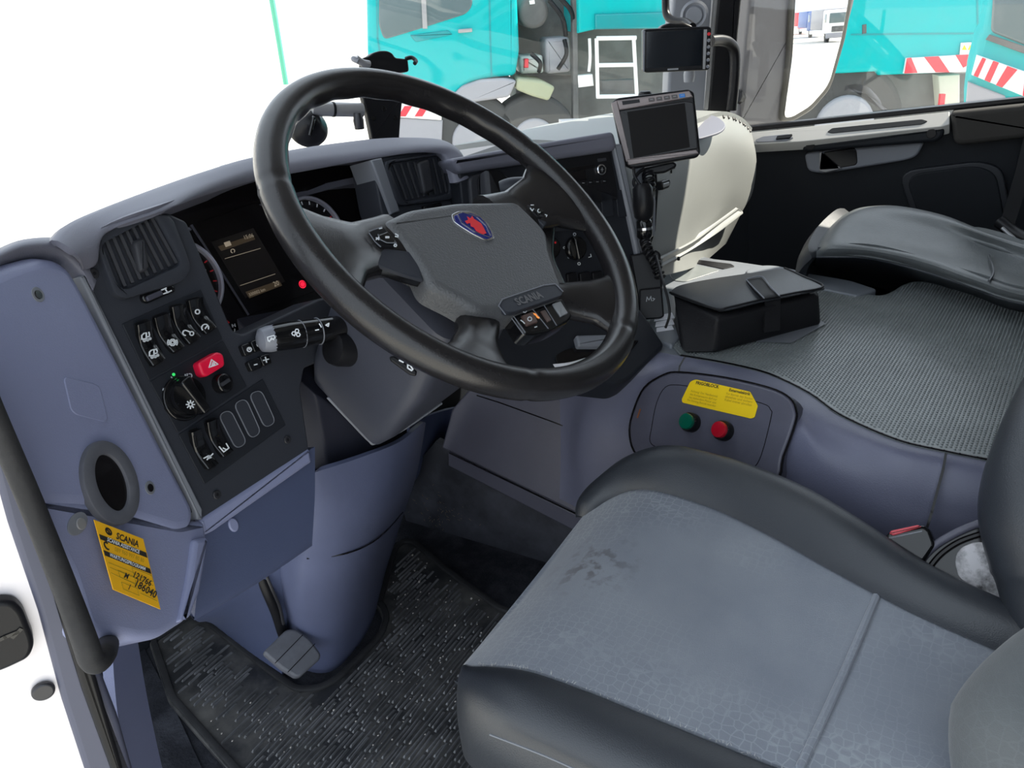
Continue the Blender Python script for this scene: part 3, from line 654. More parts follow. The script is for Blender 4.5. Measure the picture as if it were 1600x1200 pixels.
# centre stack turned towards the driver
S1, S2 = G(720, 250, X=1.0), G(965, 235, X=1.25); S3 = np.array([1.25, .47, .53])
PS = PL.three(S1, S2, S3)
slab('stack_top_pad', PS, [(704, 248), (830, 226), (960, 205), (966, 228), (960, 236), (718, 272)], .06, HOODM, dash, .014, .008, r=.008, k=5)
slab('centre_stack', PS, [(716, 264), (966, 230), (1010, 436), (1012, 540), (820, 560), (730, 400)], .05, FASC, dash, 0, .003, r=.004)
lab(slab('stack_side', PS, [(958, 226), (972, 224), (1014, 440), (1004, 442)], .10, GREYP, dash, .008, .004, r=.004), 'grey edge along the right of the stack')  # side face of the black stack in grey: its light is painted in
# cup holder with flap
ch = slab('cup_holder', PS, [(732, 275), (776, 262), (806, 285), (806, 340), (738, 345)], .02, VENTM, dash, .006, .004, r=.012)
slab('cup_holder_well', PS, [(745, 272), (780, 262), (800, 288), (790, 330), (752, 335)], .004, BLK, ch, .009, .001, r=.018)
loft('cup_holder_flap', [[PS.px(750, 272, .010), PS.px(764, 268, .022), PS.px(780, 300, .014)], [PS.px(752, 330, .012), PS.px(770, 330, .03), PS.px(784, 330, .014)]], VENTM, ch, 8, 6, th=.003)
# radio
rd = slab('radio', PS, [(828, 250), (954, 233), (968, 312), (848, 330)], .01, BLK, dash, .004, .0015, r=.002)
slab('disc_slot', PS, [(866, 266), (930, 257), (931, 262), (867, 271)], .001, SCR, rd, .0048, .0003)
slab('radio_display', PS, [(884, 272), (914, 264), (917, 280), (888, 284)], .001, SCR, rd, .0052, .0003)
slab('key_slot', PS, [(934, 248), (947, 246), (948, 251), (935, 253)], .002, VENTM, rd, .0058, .0005)
rk = disc('radio_knob', PS, 941, 265, .0095, .008, CHR, rd, .010, .002); disc('knob_face', PS, 941, 265, .0068, .003, BLK, rk, .0115, .001)
strokes('icon', PS, [[(939, 265), (943, 265)], [(941, 262), (941, 268)]], .0008, WHTD, rk, .0120)
text('lettering', PS, 'Sound', (944, 238), (954, 236), WHTD, rd, .0046)
for i in range(4):
    k_ = slab('radio_key', PS, [(906 + i * 11, 284 - i), (915 + i * 11, 282.5 - i), (916 + i * 11, 288 - i), (907 + i * 11, 289.5 - i)], .003, BLK, rd, .0066, .0006, r=.001)
    strokes('icon', PS, [[(910 + i * 11, 286 - i), (913 + i * 11, 286 - i)]], .0009, WHTD, k_, .007)
# blanks under the radio
for i in range(5):
    u = 862 + i * 24; slab('blank_cover', PS, [(u + 4, 306 - i * 2), (u + 22, 303 - i * 2), (u + 26, 336), (u + 24, 338), (u + 8, 340)], .004, FASC, dash, .004, .0012, r=.006)
slab('ashtray_lid', PS, [(858, 352), (904, 345), (908, 358), (862, 364)], .005, FASC, dash, .005, .0015, r=.005)
# heater control knob
hk = disc('heater_knob', PS, 903, 388, .0200, .010, GLOSS, dash, .012, .004); c = PS.l(903, 388, .02)
d_ = nz(PS.l(908, 408) - PS.l(899, 366)); s_ = np.array([-d_[1], d_[0]])
slab('knob_grip', PS, [c + d_ * .019 + s_ * .004, c + d_ * .019 - s_ * .004, c - d_ * .019 - s_ * .004, c - d_ * .019 + s_ * .004], .01, GLOSS, hk, .022, .003, r=.003, loc2d=True)
strokes('printed_marks', PS, [circ(898, 366, 2), [(917, 367), (921, 366), (922, 372)], [(923, 397), (924, 401), (920, 402)], circ(905, 412, 2), circ(882, 387, 1.5), circ(889, 402, 1.5)], .0011, WHT, dash, .0012)
hk2 = disc('temperature_knob', PS, 862, 388, .0190, .010, GLOSS, dash, .012, .004); disc('red_dot', PS, 868, 379, .0018, .001, REDT, hk2, .0126, .0003)
for i in range(4):
    u = 886 + i * 20; b_ = slab('climate_button', PS, [(u, 428 - i), (u + 15, 425 - i), (u + 19, 452 - i), (u + 3, 454 - i)], .006, BLK, dash, .007, .0015, r=.003)
    if i < 3: strokes('icon', PS, [circ(u + 11, 446 - i, 3, 8), [(u + 7, 446 - i), (u + 15, 446 - i)]] if i == 2 else [[(u + 7, 449 - i), (u + 9, 443 - i), (u + 14, 442 - i), (u + 14, 448 - i), (u + 7, 449 - i)]], .0011, WHT, b_, .0077)
# lower stack and shelf under the wheel
PL2 = PL(G(900, 560, X=1.0), (-.25, -.55, .8))
lab(slab('lower_tray', PL2, [(700, 500), (800, 505), (1000, 480), (1040, 540), (985, 592), (968, 600), (800, 580)], .05, FASC, dash, 0, .006, r=.01), 'black storage shelf behind the wheel')
slab('tray_pocket', PL2, [(866, 556), (885, 545), (1000, 530), (968, 572), (940, 588), (880, 590)], .003, SCR, dash, .003, .001, r=.010)
slab('ash_drawer', PL2, [(900, 523), (986, 521), (983, 540), (904, 540)], .012, GREYP, dash, .014, .004, r=.004)
loft('folded_paper', [[PL2.px(864, 569, .006), PL2.px(890, 566, .012), PL2.px(918, 558, .006)], [PL2.px(868, 575, .006), PL2.px(892, 572, .010), PL2.px(916, 562, .006)]], PAPER, dash, 8, 3, th=.001)

# passenger side of the dash
a = [G(985, 262, X=1.30), G(1040, 250, X=1.52), G(1090, 232, X=1.70), G(1130, 225, X=1.88), G(1160, 232, X=2.02), G(1180, 250, X=2.12)]
def prow(pts): return [G(u, v, X=x) for u, v, x in pts]
pasr = [prow([(975, 235, 1.32), (1040, 212, 1.55), (1092, 192, 1.72), (1130, 181, 1.90), (1158, 190, 2.04), (1174, 206, 2.13)]),
        prow([(978, 262, 1.30), (1040, 246, 1.50), (1094, 232, 1.66), (1135, 222, 1.85), (1165, 232, 2.00), (1182, 250, 2.10)]),
        prow([(990, 320, 1.30), (1045, 310, 1.47), (1092, 300, 1.62), (1125, 292, 1.80), (1152, 292, 1.94), (1176, 300, 2.06)]),
        prow([(1004, 385, 1.30), (1040, 384, 1.42), (1078, 376, 1.56), (1104, 362, 1.70), (1128, 345, 1.86), (1160, 330, 2.00)]),
        prow([(1010, 440, 1.30), (1040, 430, 1.40), (1078, 420, 1.52), (1100, 410, 1.66), (1112, 400, 1.80), (1135, 380, 1.95)])]
pf = loft('passenger_panel', pasr, DASHP, dash, 30, 24, th=.01)
# top cap of the passenger side with tray and defroster vent
r0 = pasr[0]
def yend(x): return 1.12 - .48 * abs((x - 1.2) / 1.02) ** 3.2
r1 = [p + np.array([.0, max(.02, yend(p[0]) - p[1]) * .5, -.004]) for p in r0]; r2 = [p + np.array([0, max(.04, yend(p[0]) - p[1]), -.06]) for p in r0]
loft('passenger_top', [r0, r1, r2], DASHP, dash, 24, 6, th=.01)
PT = PL(G(1110, 190, X=1.80), (-.1, -.12, 1)); 
ct = PT.l(1104, 194); slab('top_tray', PT, [(1078, 182), (1096, 176), (1122, 182), (1136, 194), (1128, 206), (1090, 217), (1072, 212)], .004, mat('tray_rubber', (.16, .17, .22), .6), dash, .012, .002, r=.05)
R0f = spl(pasr[0], 8, False)
for i in range(9):
    p = R0f[int(len(R0f) * (.60 + .38 * i / 9))]; tube('vent_fin', [p + np.array([-.006, -.004, -.004]), p + np.array([.0, .004, .003]), p + np.array([.004, .018, .003])], .0030, BLK, dash, 6, 2)

# glovebox, drawer latch and lighter sockets on the passenger panel
PG = PL.three(G(1005, 300, X=1.345), G(1042, 262, X=1.495), G(1040, 384, X=1.425))
def pgd(h): return h
gb_ = strokes('glovebox_joint', PG, [[(1026, 272), (1028, 300), (1024, 360), (1016, 384)], [(1050, 270), (1050, 264), (1084, 256)]], .0020, BLK, pf, .006, .004)
gh = slab('glovebox_latch', PG, [(1034, 283), (1046, 279), (1048, 284), (1046, 293), (1036, 297)], .01, BLK, pf, .016, .002, r=.004); slab('latch_tab', PG, [(1037, 287), (1046, 284), (1046, 290), (1038, 293)], .004, SILV, gh, .018, .001, r=.002)
sk = slab('socket_plate', PG, [(1010, 312), (1022, 306), (1025, 312), (1024, 368), (1016, 372), (1010, 366)], .006, GREYP, pf, .014, .002, r=.006)
for u, v in ((1019, 320), (1018, 343), (1017, 358)): disc('socket', PG, u, v, .0082, .004, BLK, sk, .018, .001)
lab(loft('kneeling_rail', [prow([(1020, 404, 1.36), (1060, 384, 1.52), (1105, 356, 1.68), (1128, 340, 1.80), (1150, 324, 1.92)]), [p + np.array([0, -.02, -.012]) for p in prow([(1020, 404, 1.36), (1060, 384, 1.52), (1105, 356, 1.68), (1128, 340, 1.80), (1150, 324, 1.92)])], prow([(1022, 414, 1.34), (1062, 394, 1.50), (1106, 368, 1.66), (1128, 353, 1.78), (1150, 336, 1.90)])], DASHP, dash, 20, 5, th=.015), 'pale moulded rail across the lower passenger panel')
disc('plug', PG, 1062, 404, .004, .004, BLK, pf, .03, .001)

# ============================================================ STEERING WHEEL
WC = EYE + M @ np.array([-.0515, -.1862, .881]); WN = M @ _n
PW = PL(WC, WN, (1, 0, 0))
_r8 = math.radians(-8); E1 = PW.ex * math.cos(_r8) + PW.ey * math.sin(_r8); E2 = np.cross(WN, E1)
PWR = PL(WC, WN, E1)
wheel = thing('steering_wheel', 'large black four-spoke truck steering wheel with blue and red shield badge', 'steering wheel', WC)
V = []; F = []; n1, n2 = 240, 22
for i in range(n1):
    a = i * 360 / n1; ar = math.radians(a)
    g = 0
    for s_ in (23, 157, 245, 295): g = max(g, math.exp(-((a - s_) / .7) ** 2))
    up = 23 < a < 157
    for j in range(n2):
        q = 2 * math.pi * j / n2; co, si = math.cos(q), math.sin(q)
        r_ = .0172 * (1 - .10 * g)
        if up and co < -.1 and si < .5: r_ *= 1 + .055 * math.cos(ar * 27) * (-co) * math.sin(math.radians((a - 23) / 134 * 180)) ** .5
        R_ = .225 + r_ * co * .98
        V.append(WC + (E1 * math.cos(ar) + E2 * math.sin(ar)) * R_ + WN * r_ * si * 1.03)
for i in range(n1):
    for j in range(n2):
        F.append((i * n2 + j, ((i + 1) % n1) * n2 + j, ((i + 1) % n1) * n2 + (j + 1) % n2, i * n2 + (j + 1) % n2))
rim = bake('rim', V, F, LEATH, wheel)
def spoke(P, wd, tk, nm='spoke', m=LEATH):
    """P: centre line (local xy, h); wd half-widths, tk half-thickness"""
    n = 18; k = 8; m0 = len(P); C = spl([PWR.w(*p) for p in P], k, False); V = []; F = []
    Wd = np.interp(np.linspace(0, m0 - 1, len(C)), range(m0), wd); Tk = np.interp(np.linspace(0, m0 - 1, len(C)), range(m0), tk)
    for i, c in enumerate(C):
        t = nz(C[min(i + 1, len(C) - 1)] - C[max(i - 1, 0)]); a = nz(np.cross(WN, t)); b = nz(np.cross(t, a))
        for j in range(n):
            q = 2 * math.pi * j / n; V.append(c + a * Wd[i] * np.sign(math.cos(q)) * abs(math.cos(q)) ** .8 + b * Tk[i] * np.sign(math.sin(q)) * abs(math.sin(q)) ** .8)
    for i in range(len(C) - 1):
        for j in range(n): F.append((i * n + j, i * n + (j + 1) % n, (i + 1) * n + (j + 1) % n, (i + 1) * n + j))
    F.append(tuple(range(n))); F.append(tuple(range((len(C) - 1) * n, len(C) * n)))
    return bake(nm, V, F, m, wheel)
spoke([(-.085, .010, -.030), (-.135, .012, -.026), (-.175, .012, -.014), (-.222, .010, -.002)], [.040, .034, .042, .080], [.020, .016, .014, .009])
spoke([(.085, .010, -.030), (.135, .012, -.026), (.175, .012, -.014), (.222, .010, -.002)], [.040, .034, .042, .080], [.020, .016, .014, .009])
spoke([(-.040, -.090, -.034), (-.082, -.126, -.028), (-.112, -.150, -.016), (-.137, -.174, -.002)], [.028, .024, .034, .066], [.018, .015, .013, .008])
spoke([(.040, -.090, -.034), (.084, -.122, -.028), (.116, -.145, -.016), (.142, -.170, -.002)], [.028, .024, .034, .066], [.018, .015, .013, .008])
for a_, b_ in (((-.152, -.030), (-.152, .050)), ((.152, -.030), (.152, .050))):
    pass
# hub: carrier, pad
HP = PW.up(-.012)
slab('hub_carrier', HP, [(556, 364), (600, 345), (700, 322), (800, 316), (862, 314), (872, 340), (868, 400), (892, 452), (888, 468), (800, 498), (748, 484), (690, 450), (640, 422), (590, 404), (562, 392)], .020, LEATH, wheel, -.012, .008, r=.016, k=4)
pad = slab('airbag_pad', HP, [(599, 342), (640, 323), (715, 312), (802, 311), (812, 315), (848, 350), (859, 365), (863, 395), (884, 450), (878, 464), (802, 491), (747, 487), (722, 470), (671, 444), (661, 420), (642, 390)], .03, PADM, wheel, .006, .012, r=.010, k=7)
# name plate
npx = [(781, 477), (786, 468), (850, 446), (868, 444), (880, 454), (878, 462), (803, 488), (790, 488)]
npl = slab('name_plate', HP, npx, .006, FASC2, pad, .0075, .0012, r=.004)
text('lettering', HP, 'SCANIA', (810, 477), (850, 464), mat('embossed', (.11, .11, .115), .4), npl, .0082, .0008, bold=.03)
strokes('plate_rim', HP, [[(779, 478), (785, 467), (850, 445)], [(851, 445), (868, 443), (880, 455)], [(780, 478), (790, 491)]], .0010, GREYP, npl, .0085)
# shield badge
_sh = [(708, 336), (718, 331), (735, 331), (750, 337), (761, 349), (768, 362), (771, 371), (762, 375), (754, 372), (738, 364), (722, 354), (711, 346)]
_c = np.array(_sh).mean(0); sh = [_c + (np.array(p) - _c) * 1.07 for p in _sh]
bd = lab(slab('badge', HP, sh, .002, CHR, pad, .0080, .0006, r=.003), 'chrome edged blue shield badge with red griffin head')
pass; cs = np.array(sh).mean(0); BADGE = mat('badge_blue', (.008, .015, .16), .25, coat=.5); BRED = mat('badge_red', (.75, .02, .03), .4)
slab('badge_field', HP, [cs + (np.array(p) - cs) * np.array([.90, .86]) for p in sh], .001, BADGE, bd, .0086, .0003, r=.002)
strokes('badge_line', HP, [[(715, 335), (722, 348), (742, 362), (764, 370)], [(722, 331), (745, 338), (760, 352), (767, 368)]], .0011, CHR, bd, .0093)
slab('griffin', HP, [(727, 345), (732, 343), (730, 338), (735, 341), (738, 337), (741, 342), (746, 345), (752, 349), (756, 356), (760, 364), (755, 366), (749, 363), (744, 360), (741, 355), (736, 353), (735, 348), (730, 349)], .0006, BRED, bd, .0093, .0002)
# switch pods on the upper spokes
pod = lab(slab('switch_pod', HP, [(566, 360), (596, 345), (601, 346), (646, 393), (664, 438), (628, 428), (578, 409), (570, 384)], .012, GLOSS, wheel, -.001, .003, r=.004), 'left gloss-black switch pod')
slab('pod_base', HP, [(575, 408), (574, 384), (640, 392), (655, 415), (663, 438), (628, 428)], .004, FASC2, pod, .0005, .002, r=.003)
bt = slab('button_pad', HP, [(576, 361), (598, 352), (621, 378), (622, 385), (594, 386), (586, 378)], .006, BLK, pod, .003, .0015, r=.003)
slab('button_key', HP, [(590, 367), (606, 361), (619, 376), (617, 381), (602, 378), (593, 372)], .005, GLOSS, bt, .0055, .0015, r=.002)
strokes('button_edge', HP, [[(577, 361), (597, 354)], [(577, 364), (586, 377), (595, 385)], [(591, 366), (594, 374), (605, 379), (619, 379)]], .0008, GREYP, bt, .0060)
strokes('icon', HP, [[(603, 371), (608, 371)], [(603, 369.5), (608, 369.5)], [(588, 371), (592, 374), (592, 370), (588, 374)], [(618, 365), (622, 367), (622, 370), (618, 369)], circ(618, 383, 2, 6), [(593, 357), (597, 356)]], .0010, WHT, bt, .0064)
pod2 = lab(slab('switch_pod', HP, [(811, 316), (852, 314), (864, 324), (866, 334), (852, 353), (846, 348)], .012, FASC2, wheel, .000, .003, r=.004), 'right switch pod')
bt = slab('button_pad', HP, [(822, 320), (846, 317), (858, 328), (848, 340), (840, 338)], .006, BLK, pod2, .003, .0015, r=.003)
slab('button_key', HP, [(835, 325), (846, 323), (851, 330), (842, 335)], .005, GLOSS, bt, .0055, .0012, r=.002)
strokes('icon', HP, [circ(843, 329, 2.6, 6, 60, 250), [(829, 325), (832, 329), (834, 326)], [(830, 320), (834, 320)], [(852, 335), (855, 336), (854, 338)], [(850, 322), (853, 323)]], .0010, WHT, bt, .0064)
# lower key strip
pk = lab(slab('key_strip', HP, [(801, 492), (878, 464), (895, 492), (888, 503), (860, 517), (835, 523), (820, 522)], .02, GLOSS, wheel, -.002, .003, r=.005), 'gloss key strip below the badge plate')
slab('key', HP, [(815, 493), (832, 486), (841, 503), (824, 509)], .004, mat('key_bronze', (.10, .06, .05), .3), pk, .0005, .001, r=.002)
slab('key', HP, [(845, 486), (852, 484), (862, 500), (856, 503)], .002, mat('key_brown', (.09, .055, .045), .3), pk, -.0005, .0006, r=.001)
slab('key', HP, [(864, 474), (876, 470), (888, 489), (877, 494), (868, 481)], .003, mat('key_grey', (.24, .25, .26), .35), pk, .0002, .001, r=.001)
strokes('key_joint', HP, [[(832, 482), (857, 513)], [(850, 476), (870, 508)], [(803, 494), (821, 519)], [(800, 497), (818, 522)]], .0008, GREYP, pk, -.0010)
strokes('icon', HP, [circ(828, 498, 3.2, 8), [(818, 487), (821, 488), (823, 486)], [(836, 511), (839, 510)], [(814, 500), (817, 502), (820, 505)]], .0010, WHT, pk, .0012)
strokes('icon', HP, [[(834, 490), (837, 491), (840, 495), (842, 496)]], .0022, mat('orange_print', (.8, .3, .05), .4, emis=(1, .4, .1), es=.4), pk, -.0008)
revolve('hub_boss', PWR.w(0, -.03, -.12), WN, [(.045, 0), (.048, .04), (.050, .09)], FASC2, wheel)

# ============================================================ STEERING COLUMN
col = thing('steering_column', 'dark grey steering column shroud with stalk, under the steering wheel', 'steering column', WC - WN * .3)
def rrect(x0, x1, y0, y1, r, k=5): return rnd([(x0, y0), (x1, y0), (x1, y1), (x0, y1)], r, k)
def sections(name, secs, m, parent, cap=True):
    V = []; F = []; n = None
    for s_, x0, x1, y0, y1, r in secs:
        P = rrect(x0, x1, y0, y1, r); n = len(P); V += [PW.w(p[0], p[1], -s_) for p in P]
    for i in range(len(secs) - 1):
        for j in range(n): F.append((i * n + j, i * n + (j + 1) % n, (i + 1) * n + (j + 1) % n, (i + 1) * n + j))
    F.append(tuple(range(n))); F.append(tuple(reversed(range((len(secs) - 1) * n, len(secs) * n))))
    return bake(name, V, F, m, parent)
shr = sections('column_shroud', [(.060, -.060, .060, -.070, .040, .03), (.075, -.088, .085, -.092, .052, .03), (.16, -.104, .085, -.110, .050, .022), (.235, -.112, .075, -.112, .030, .018), (.265, -.106, .068, -.104, .018, .014)], COLM, col)
lab(prism_pts('column_boot', [(.593, .688, .50), (.603, .664, .50), (.678, .648, .497), (.772, .632, .50), (.800, .645, .51), (.800, .78, .52), (.600, .78, .50)], [(.593, .688, .645), (.603, .664, .615), (.678, .648, .516), (.772, .632, .525), (.800, .645, .54), (.800, .78, .66), (.600, .78, .70)], mat('boot_plastic', (.020, .021, .032), .5, bump=.3, bscale=900, spec=.25), col, .004), 'dark lower cover of the column')
tube('boot_lip', [G(512, 621, T=.806), G(546, 657, T=.822), G(576, 688, T=.842), G(588, 692, T=.848), G(632, 670, T=.87), G(690, 630, T=.90)], .0018, GREYP, col, 8)
PK = PL(G(640, 575, T=.735), WN * -.0 + np.array([-.25, -.9, -.15]))
pass
# left stalk
sa, sb, se = G(424, 529, T=.720), G(500, 517, T=.745), G(560, 505, T=.775)
lab(tube('stalk', [sa, G(455, 524, T=.730), sb, se], [.0150, .0160, .0150, .0130], GLOSS, col, 20, 8), 'black multi-function stalk')
ax = nz(se - sa)
tip = lab(revolve('stalk_tip', sa, -ax, [(.0152, -.004), (.0150, .004), (.0130, .012), (.006, .016)], STALKT, col), 'grey end cap of the stalk')
PSK = PL(sa - ax * .013, -ax, np.cross(_zup @ M.T * 0 + np.array([0, 0, 1.]), -ax))
for u in (470, 497): 
    c_ = sa + (sb - sa) * ((u - 424) / 76.); revolve('stalk_ring', c_, ax, [(.0158, -.0006), (.0163, 0), (.0158, .0006)], GREYP, col)
PSI = PL(G(458, 524, T=.713), EYE - G(458, 524, T=.713))
strokes('icon', PSI, [circ(459, 521, 3, 6), circ(464, 517, 3, 6), circ(466, 523, 3, 6), [(462, 520), (460, 525)]], .0011, WHT, col, 0.0005)
PSI2 = PL(G(495, 514, T=.725), EYE - G(495, 514, T=.725))
strokes('icon', PSI2, [[(493, 516), (498, 515)], [(499, 506), (502, 511)], [(509, 508), (514, 505), (513, 510), (509, 508)]], .0012, WHT, col, .001)
PST = PL(G(422, 531, T=.701), EYE - G(422, 531, T=.701))
strokes('icon', PST, [[(418, 527), (428, 524), (430, 528), (419, 533), (418, 527)], [(421, 534), (424, 528), (428, 531)]], .0010, WHT, tip, .001)
revolve('stalk_boss', G(536, 545, T=.765), nz(G(500, 545, T=.745) - G(548, 548, T=.775)), [(.021, -.03), (.0215, .008), (.019, .016), (.012, .019)], BLK, col)
revolve('stalk_collar', G(556, 552, T=.782), nz(G(500, 545, T=.745) - G(548, 548, T=.775)), [(.033, -.012), (.033, .002), (.028, .006)], COLM, col)
lab(tube('stalk', [G(782, 297, T=.90), G(800, 294, T=.90), G(830, 296, T=.91), G(856, 300, T=.92)], [.012, .015, .018, .020], FASC2, col, 16), 'right-hand control stalk behind the wheel')
# adjustment lock switch seen under the rim
PKS = PL(G(630, 575, T=.715), EYE - G(630, 575, T=.715))
sw = slab('lock_switch', PKS, [(608, 557), (616, 556), (652, 580), (650, 588), (640, 586), (610, 564)], .012, BLK, col, .002, .002, r=.002)
strokes('icon', PKS, [[(624, 563), (630, 566)], [(637, 575), (637, 570), (641, 571), (645, 577), (643, 579), (637, 575)]], .0016, WHT, sw, .0028)
# ============================================================ PEDESTAL, PEDALS, FLOOR MAT
def Z0(u, v, z=0.0): return G(u, v, Z=z)
ped = thing('column_pedestal', 'blue-grey moulded pedestal rising from the floor mat to the steering column', 'pedestal', (.72, .86, 0))
rows = [[G(478, 742, Y=.74), G(492, 738, Y=.655), G(560, 716, Y=.625), G(625, 690, Y=.620), G(662, 660, Y=.66), G(664, 668, Y=.80)],
        [G(470, 800, Y=.78), G(492, 800, Y=.690), G(556, 790, Y=.650), G(612, 770, Y=.650), G(648, 740, Y=.71), G(650, 745, Y=.85)],
        [G(440, 872, Y=.82), G(478, 872, Y=.735), G(540, 864, Y=.690), G(590, 840, Y=.700), G(628, 800, Y=.77), G(630, 806, Y=.90)],
        [G(438, 930, Y=.85), G(470, 940, Y=.775), G(530, 940, Y=.735), G(572, 915, Y=.745), G(602, 880, Y=.82), G(606, 884, Y=.92)],
        [Z0(430, 1000), Z0(462, 1040), Z0(515, 1050), Z0(560, 1008), Z0(584, 965), Z0(590, 940)]]
pb = loft('pedestal_body', rows, mat('shaded_pedestal_plastic', (.085, .098, .170), .42, bump=.35, bscale=900, var=.15, vscale=6), ped, 40, 30, th=.006)  # darker copy of the blue-grey plastic: footwell shade put into the colour
j = [np.array(p) + np.array([0, -.002, .0]) for p in rows[2][1:5]]; tube('pedestal_joint', j, .0012, SCR, ped, 6)
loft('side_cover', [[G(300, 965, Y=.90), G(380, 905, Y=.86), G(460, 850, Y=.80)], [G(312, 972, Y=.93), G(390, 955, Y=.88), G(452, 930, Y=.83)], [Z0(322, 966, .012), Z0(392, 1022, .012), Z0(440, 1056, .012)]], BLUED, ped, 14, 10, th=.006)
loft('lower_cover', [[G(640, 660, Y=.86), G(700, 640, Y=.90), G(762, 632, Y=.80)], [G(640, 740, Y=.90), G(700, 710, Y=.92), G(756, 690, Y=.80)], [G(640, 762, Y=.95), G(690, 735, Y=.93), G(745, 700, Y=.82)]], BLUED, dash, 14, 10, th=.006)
cp = thing('clutch_pedal', 'worn grey rubber foot pedal on a bent black arm, left of the pedestal', 'pedal', G(455, 1010, Y=.80))
PP = PL(G(455, 1018, Y=.80), (-.15, -.62, .76))
pb_ = slab('pedal_pad', PP, [(411, 1019), (448, 983), (462, 982), (485, 998), (502, 1022), (500, 1030), (470, 1057), (462, 1058), (440, 1044)], .014, PEDAL, cp, 0, .004, r=.006)
strokes('pad_groove', PP, [[(430, 1036), (473, 992)], [(450, 1050), (492, 1006)]], .0012, SCR, pb_, .0006)
tube('pedal_arm', [G(400, 880, Y=.86), G(418, 925, Y=.845), G(432, 958, Y=.84), G(442, 990, Y=.845), G(452, 1015, Y=.855)], .0085, BLK, cp, 12)
tube('pedal_arm_edge', [G(410, 885, Y=.845), G(425, 920, Y=.832), G(437, 948, Y=.828), G(443, 975, Y=.828)], .0025, STEEL, cp, 8)
ap = thing('brake_pedal', 'dark foot pedal half hidden right of the blue pedestal', 'pedal', G(606, 900, Y=.95))
PP2 = PL(G(606, 895, Y=.92), (-.2, -.7, .7))
slab('pedal_pad', PP2, [(588, 922), (600, 862), (606, 860), (622, 902), (618, 910), (600, 924), (592, 926)], .012, PEDAL, ap, 0, .003, r=.006)
tube('pedal_arm', [G(604, 900, Y=.94), G(610, 860, Y=.97), G(616, 820, Y=1.0)], .009, BLK, ap, 10)
# rubber floor mat
PF = PL((0, 0, .012), (0, 0, 1), (1, 0, 0))
def F2(u, v): q = G(u, v, Z=.012); return (q[0], q[1])
mo = [F2(*p) for p in ((232, 1003), (300, 956), (322, 962), (375, 1003), (430, 1045), (468, 1072), (500, 1070), (525, 1056), (560, 1022), (590, 990), (598, 966), (592, 950), (586, 945), (598, 905), (612, 856), (628, 843), (650, 843), (700, 886), (785, 947))] + [(.96, .35), (.96, -.1), (.34, -.1), (.32, .3), F2(262, 1095)]
mo = rnd(mo, .012, 4)
fm = tag(slab('floor_mat', PF, mo, .010, MATR, None, 0, .002, loc2d=True), 'black ribbed rubber mat with raised rim on the footwell floor', 'floor mat')
_m = mo if area(mo) > 0 else mo[::-1]; ring('mat_rim', PF, inset(_m, .003), inset(_m, .014), .006, RUB, fm, .006, .002)
def inside(x, y, P):
    c_ = False
    for i in range(len(P)):
        a, b = P[i - 1], P[i]
        if (a[1] > y) != (b[1] > y) and x < (b[0] - a[0]) * (y - a[1]) / (b[1] - a[1]) + a[0]: c_ = not c_
    return c_
mi = inset(mo if area(mo) > 0 else mo[::-1], .022)
rng = random.Random(3); L = []
y = .12
while y < 1.14:
    x = .30 + rng.random() * .03
    while x < 1.08:
        l_ = .018 + rng.random() * .055; yy = y + rng.gauss(0, .0009); y2 = yy + rng.gauss(0, .0012)
        if all(inside(a_, b_, mo) for a_, b_ in ((x - .016, yy), (x + l_ + .016, y2), (x, yy + .017), (x, yy - .017), (x + l_, y2 + .017), (x + l_, y2 - .017))):
            w_ = .0022; z1 = .0145 + rng.random() * .0012
            v_ = [(x, yy - w_, .0118), (x + l_, y2 - w_, .0118), (x + l_, y2 + w_, .0118), (x, yy + w_, .0118), (x + .003, yy - w_ * .4, z1), (x + l_ - .003, y2 - w_ * .4, z1), (x + l_ - .003, y2 + w_ * .4, z1), (x + .003, yy + w_ * .4, z1)]
            L.append((v_, [(4, 5, 6, 7), (0, 1, 5, 4), (1, 2, 6, 5), (2, 3, 7, 6), (3, 0, 4, 7)]))
        x += l_ + rng.random() * .006
    y += .0078
rb_ = bake('mat_ribs', *join_vf(L), mat('dusty_lit_ribs', (.070, .071, .076), .38, var=1.2, vscale=14), fm, smooth=False); rb_['kind'] = 'stuff'  # ribs paler than the mat: dust, plus highlights put into the colour
L = []
for i in range(420):
    x = rng.uniform(.35, 1.0); y = rng.uniform(.42, .93); s_ = rng.uniform(.0006, .0024) * (1.6 if rng.random() < .06 else 1)
    if not inside(x, y, mi): continue
    a = rng.random() * 3; z = .0155
    v_ = [(x + s_ * math.cos(a + k * 1.571), y + s_ * math.sin(a + k * 1.571) * .7, z) for k in range(4)] + [(x, y, z + s_ * .8), (x, y, z - s_)]
    L.append((v_, [(0, 1, 4), (1, 2, 4), (2, 3, 4), (3, 0, 4), (1, 0, 5), (2, 1, 5), (3, 2, 5), (0, 3, 5)]))
gt = bake('grit', *join_vf(L), DIRT, None, smooth=False); gt['kind'] = 'stuff'; tag(gt, 'pale grit and crumbs scattered over the rubber mat', 'dirt')

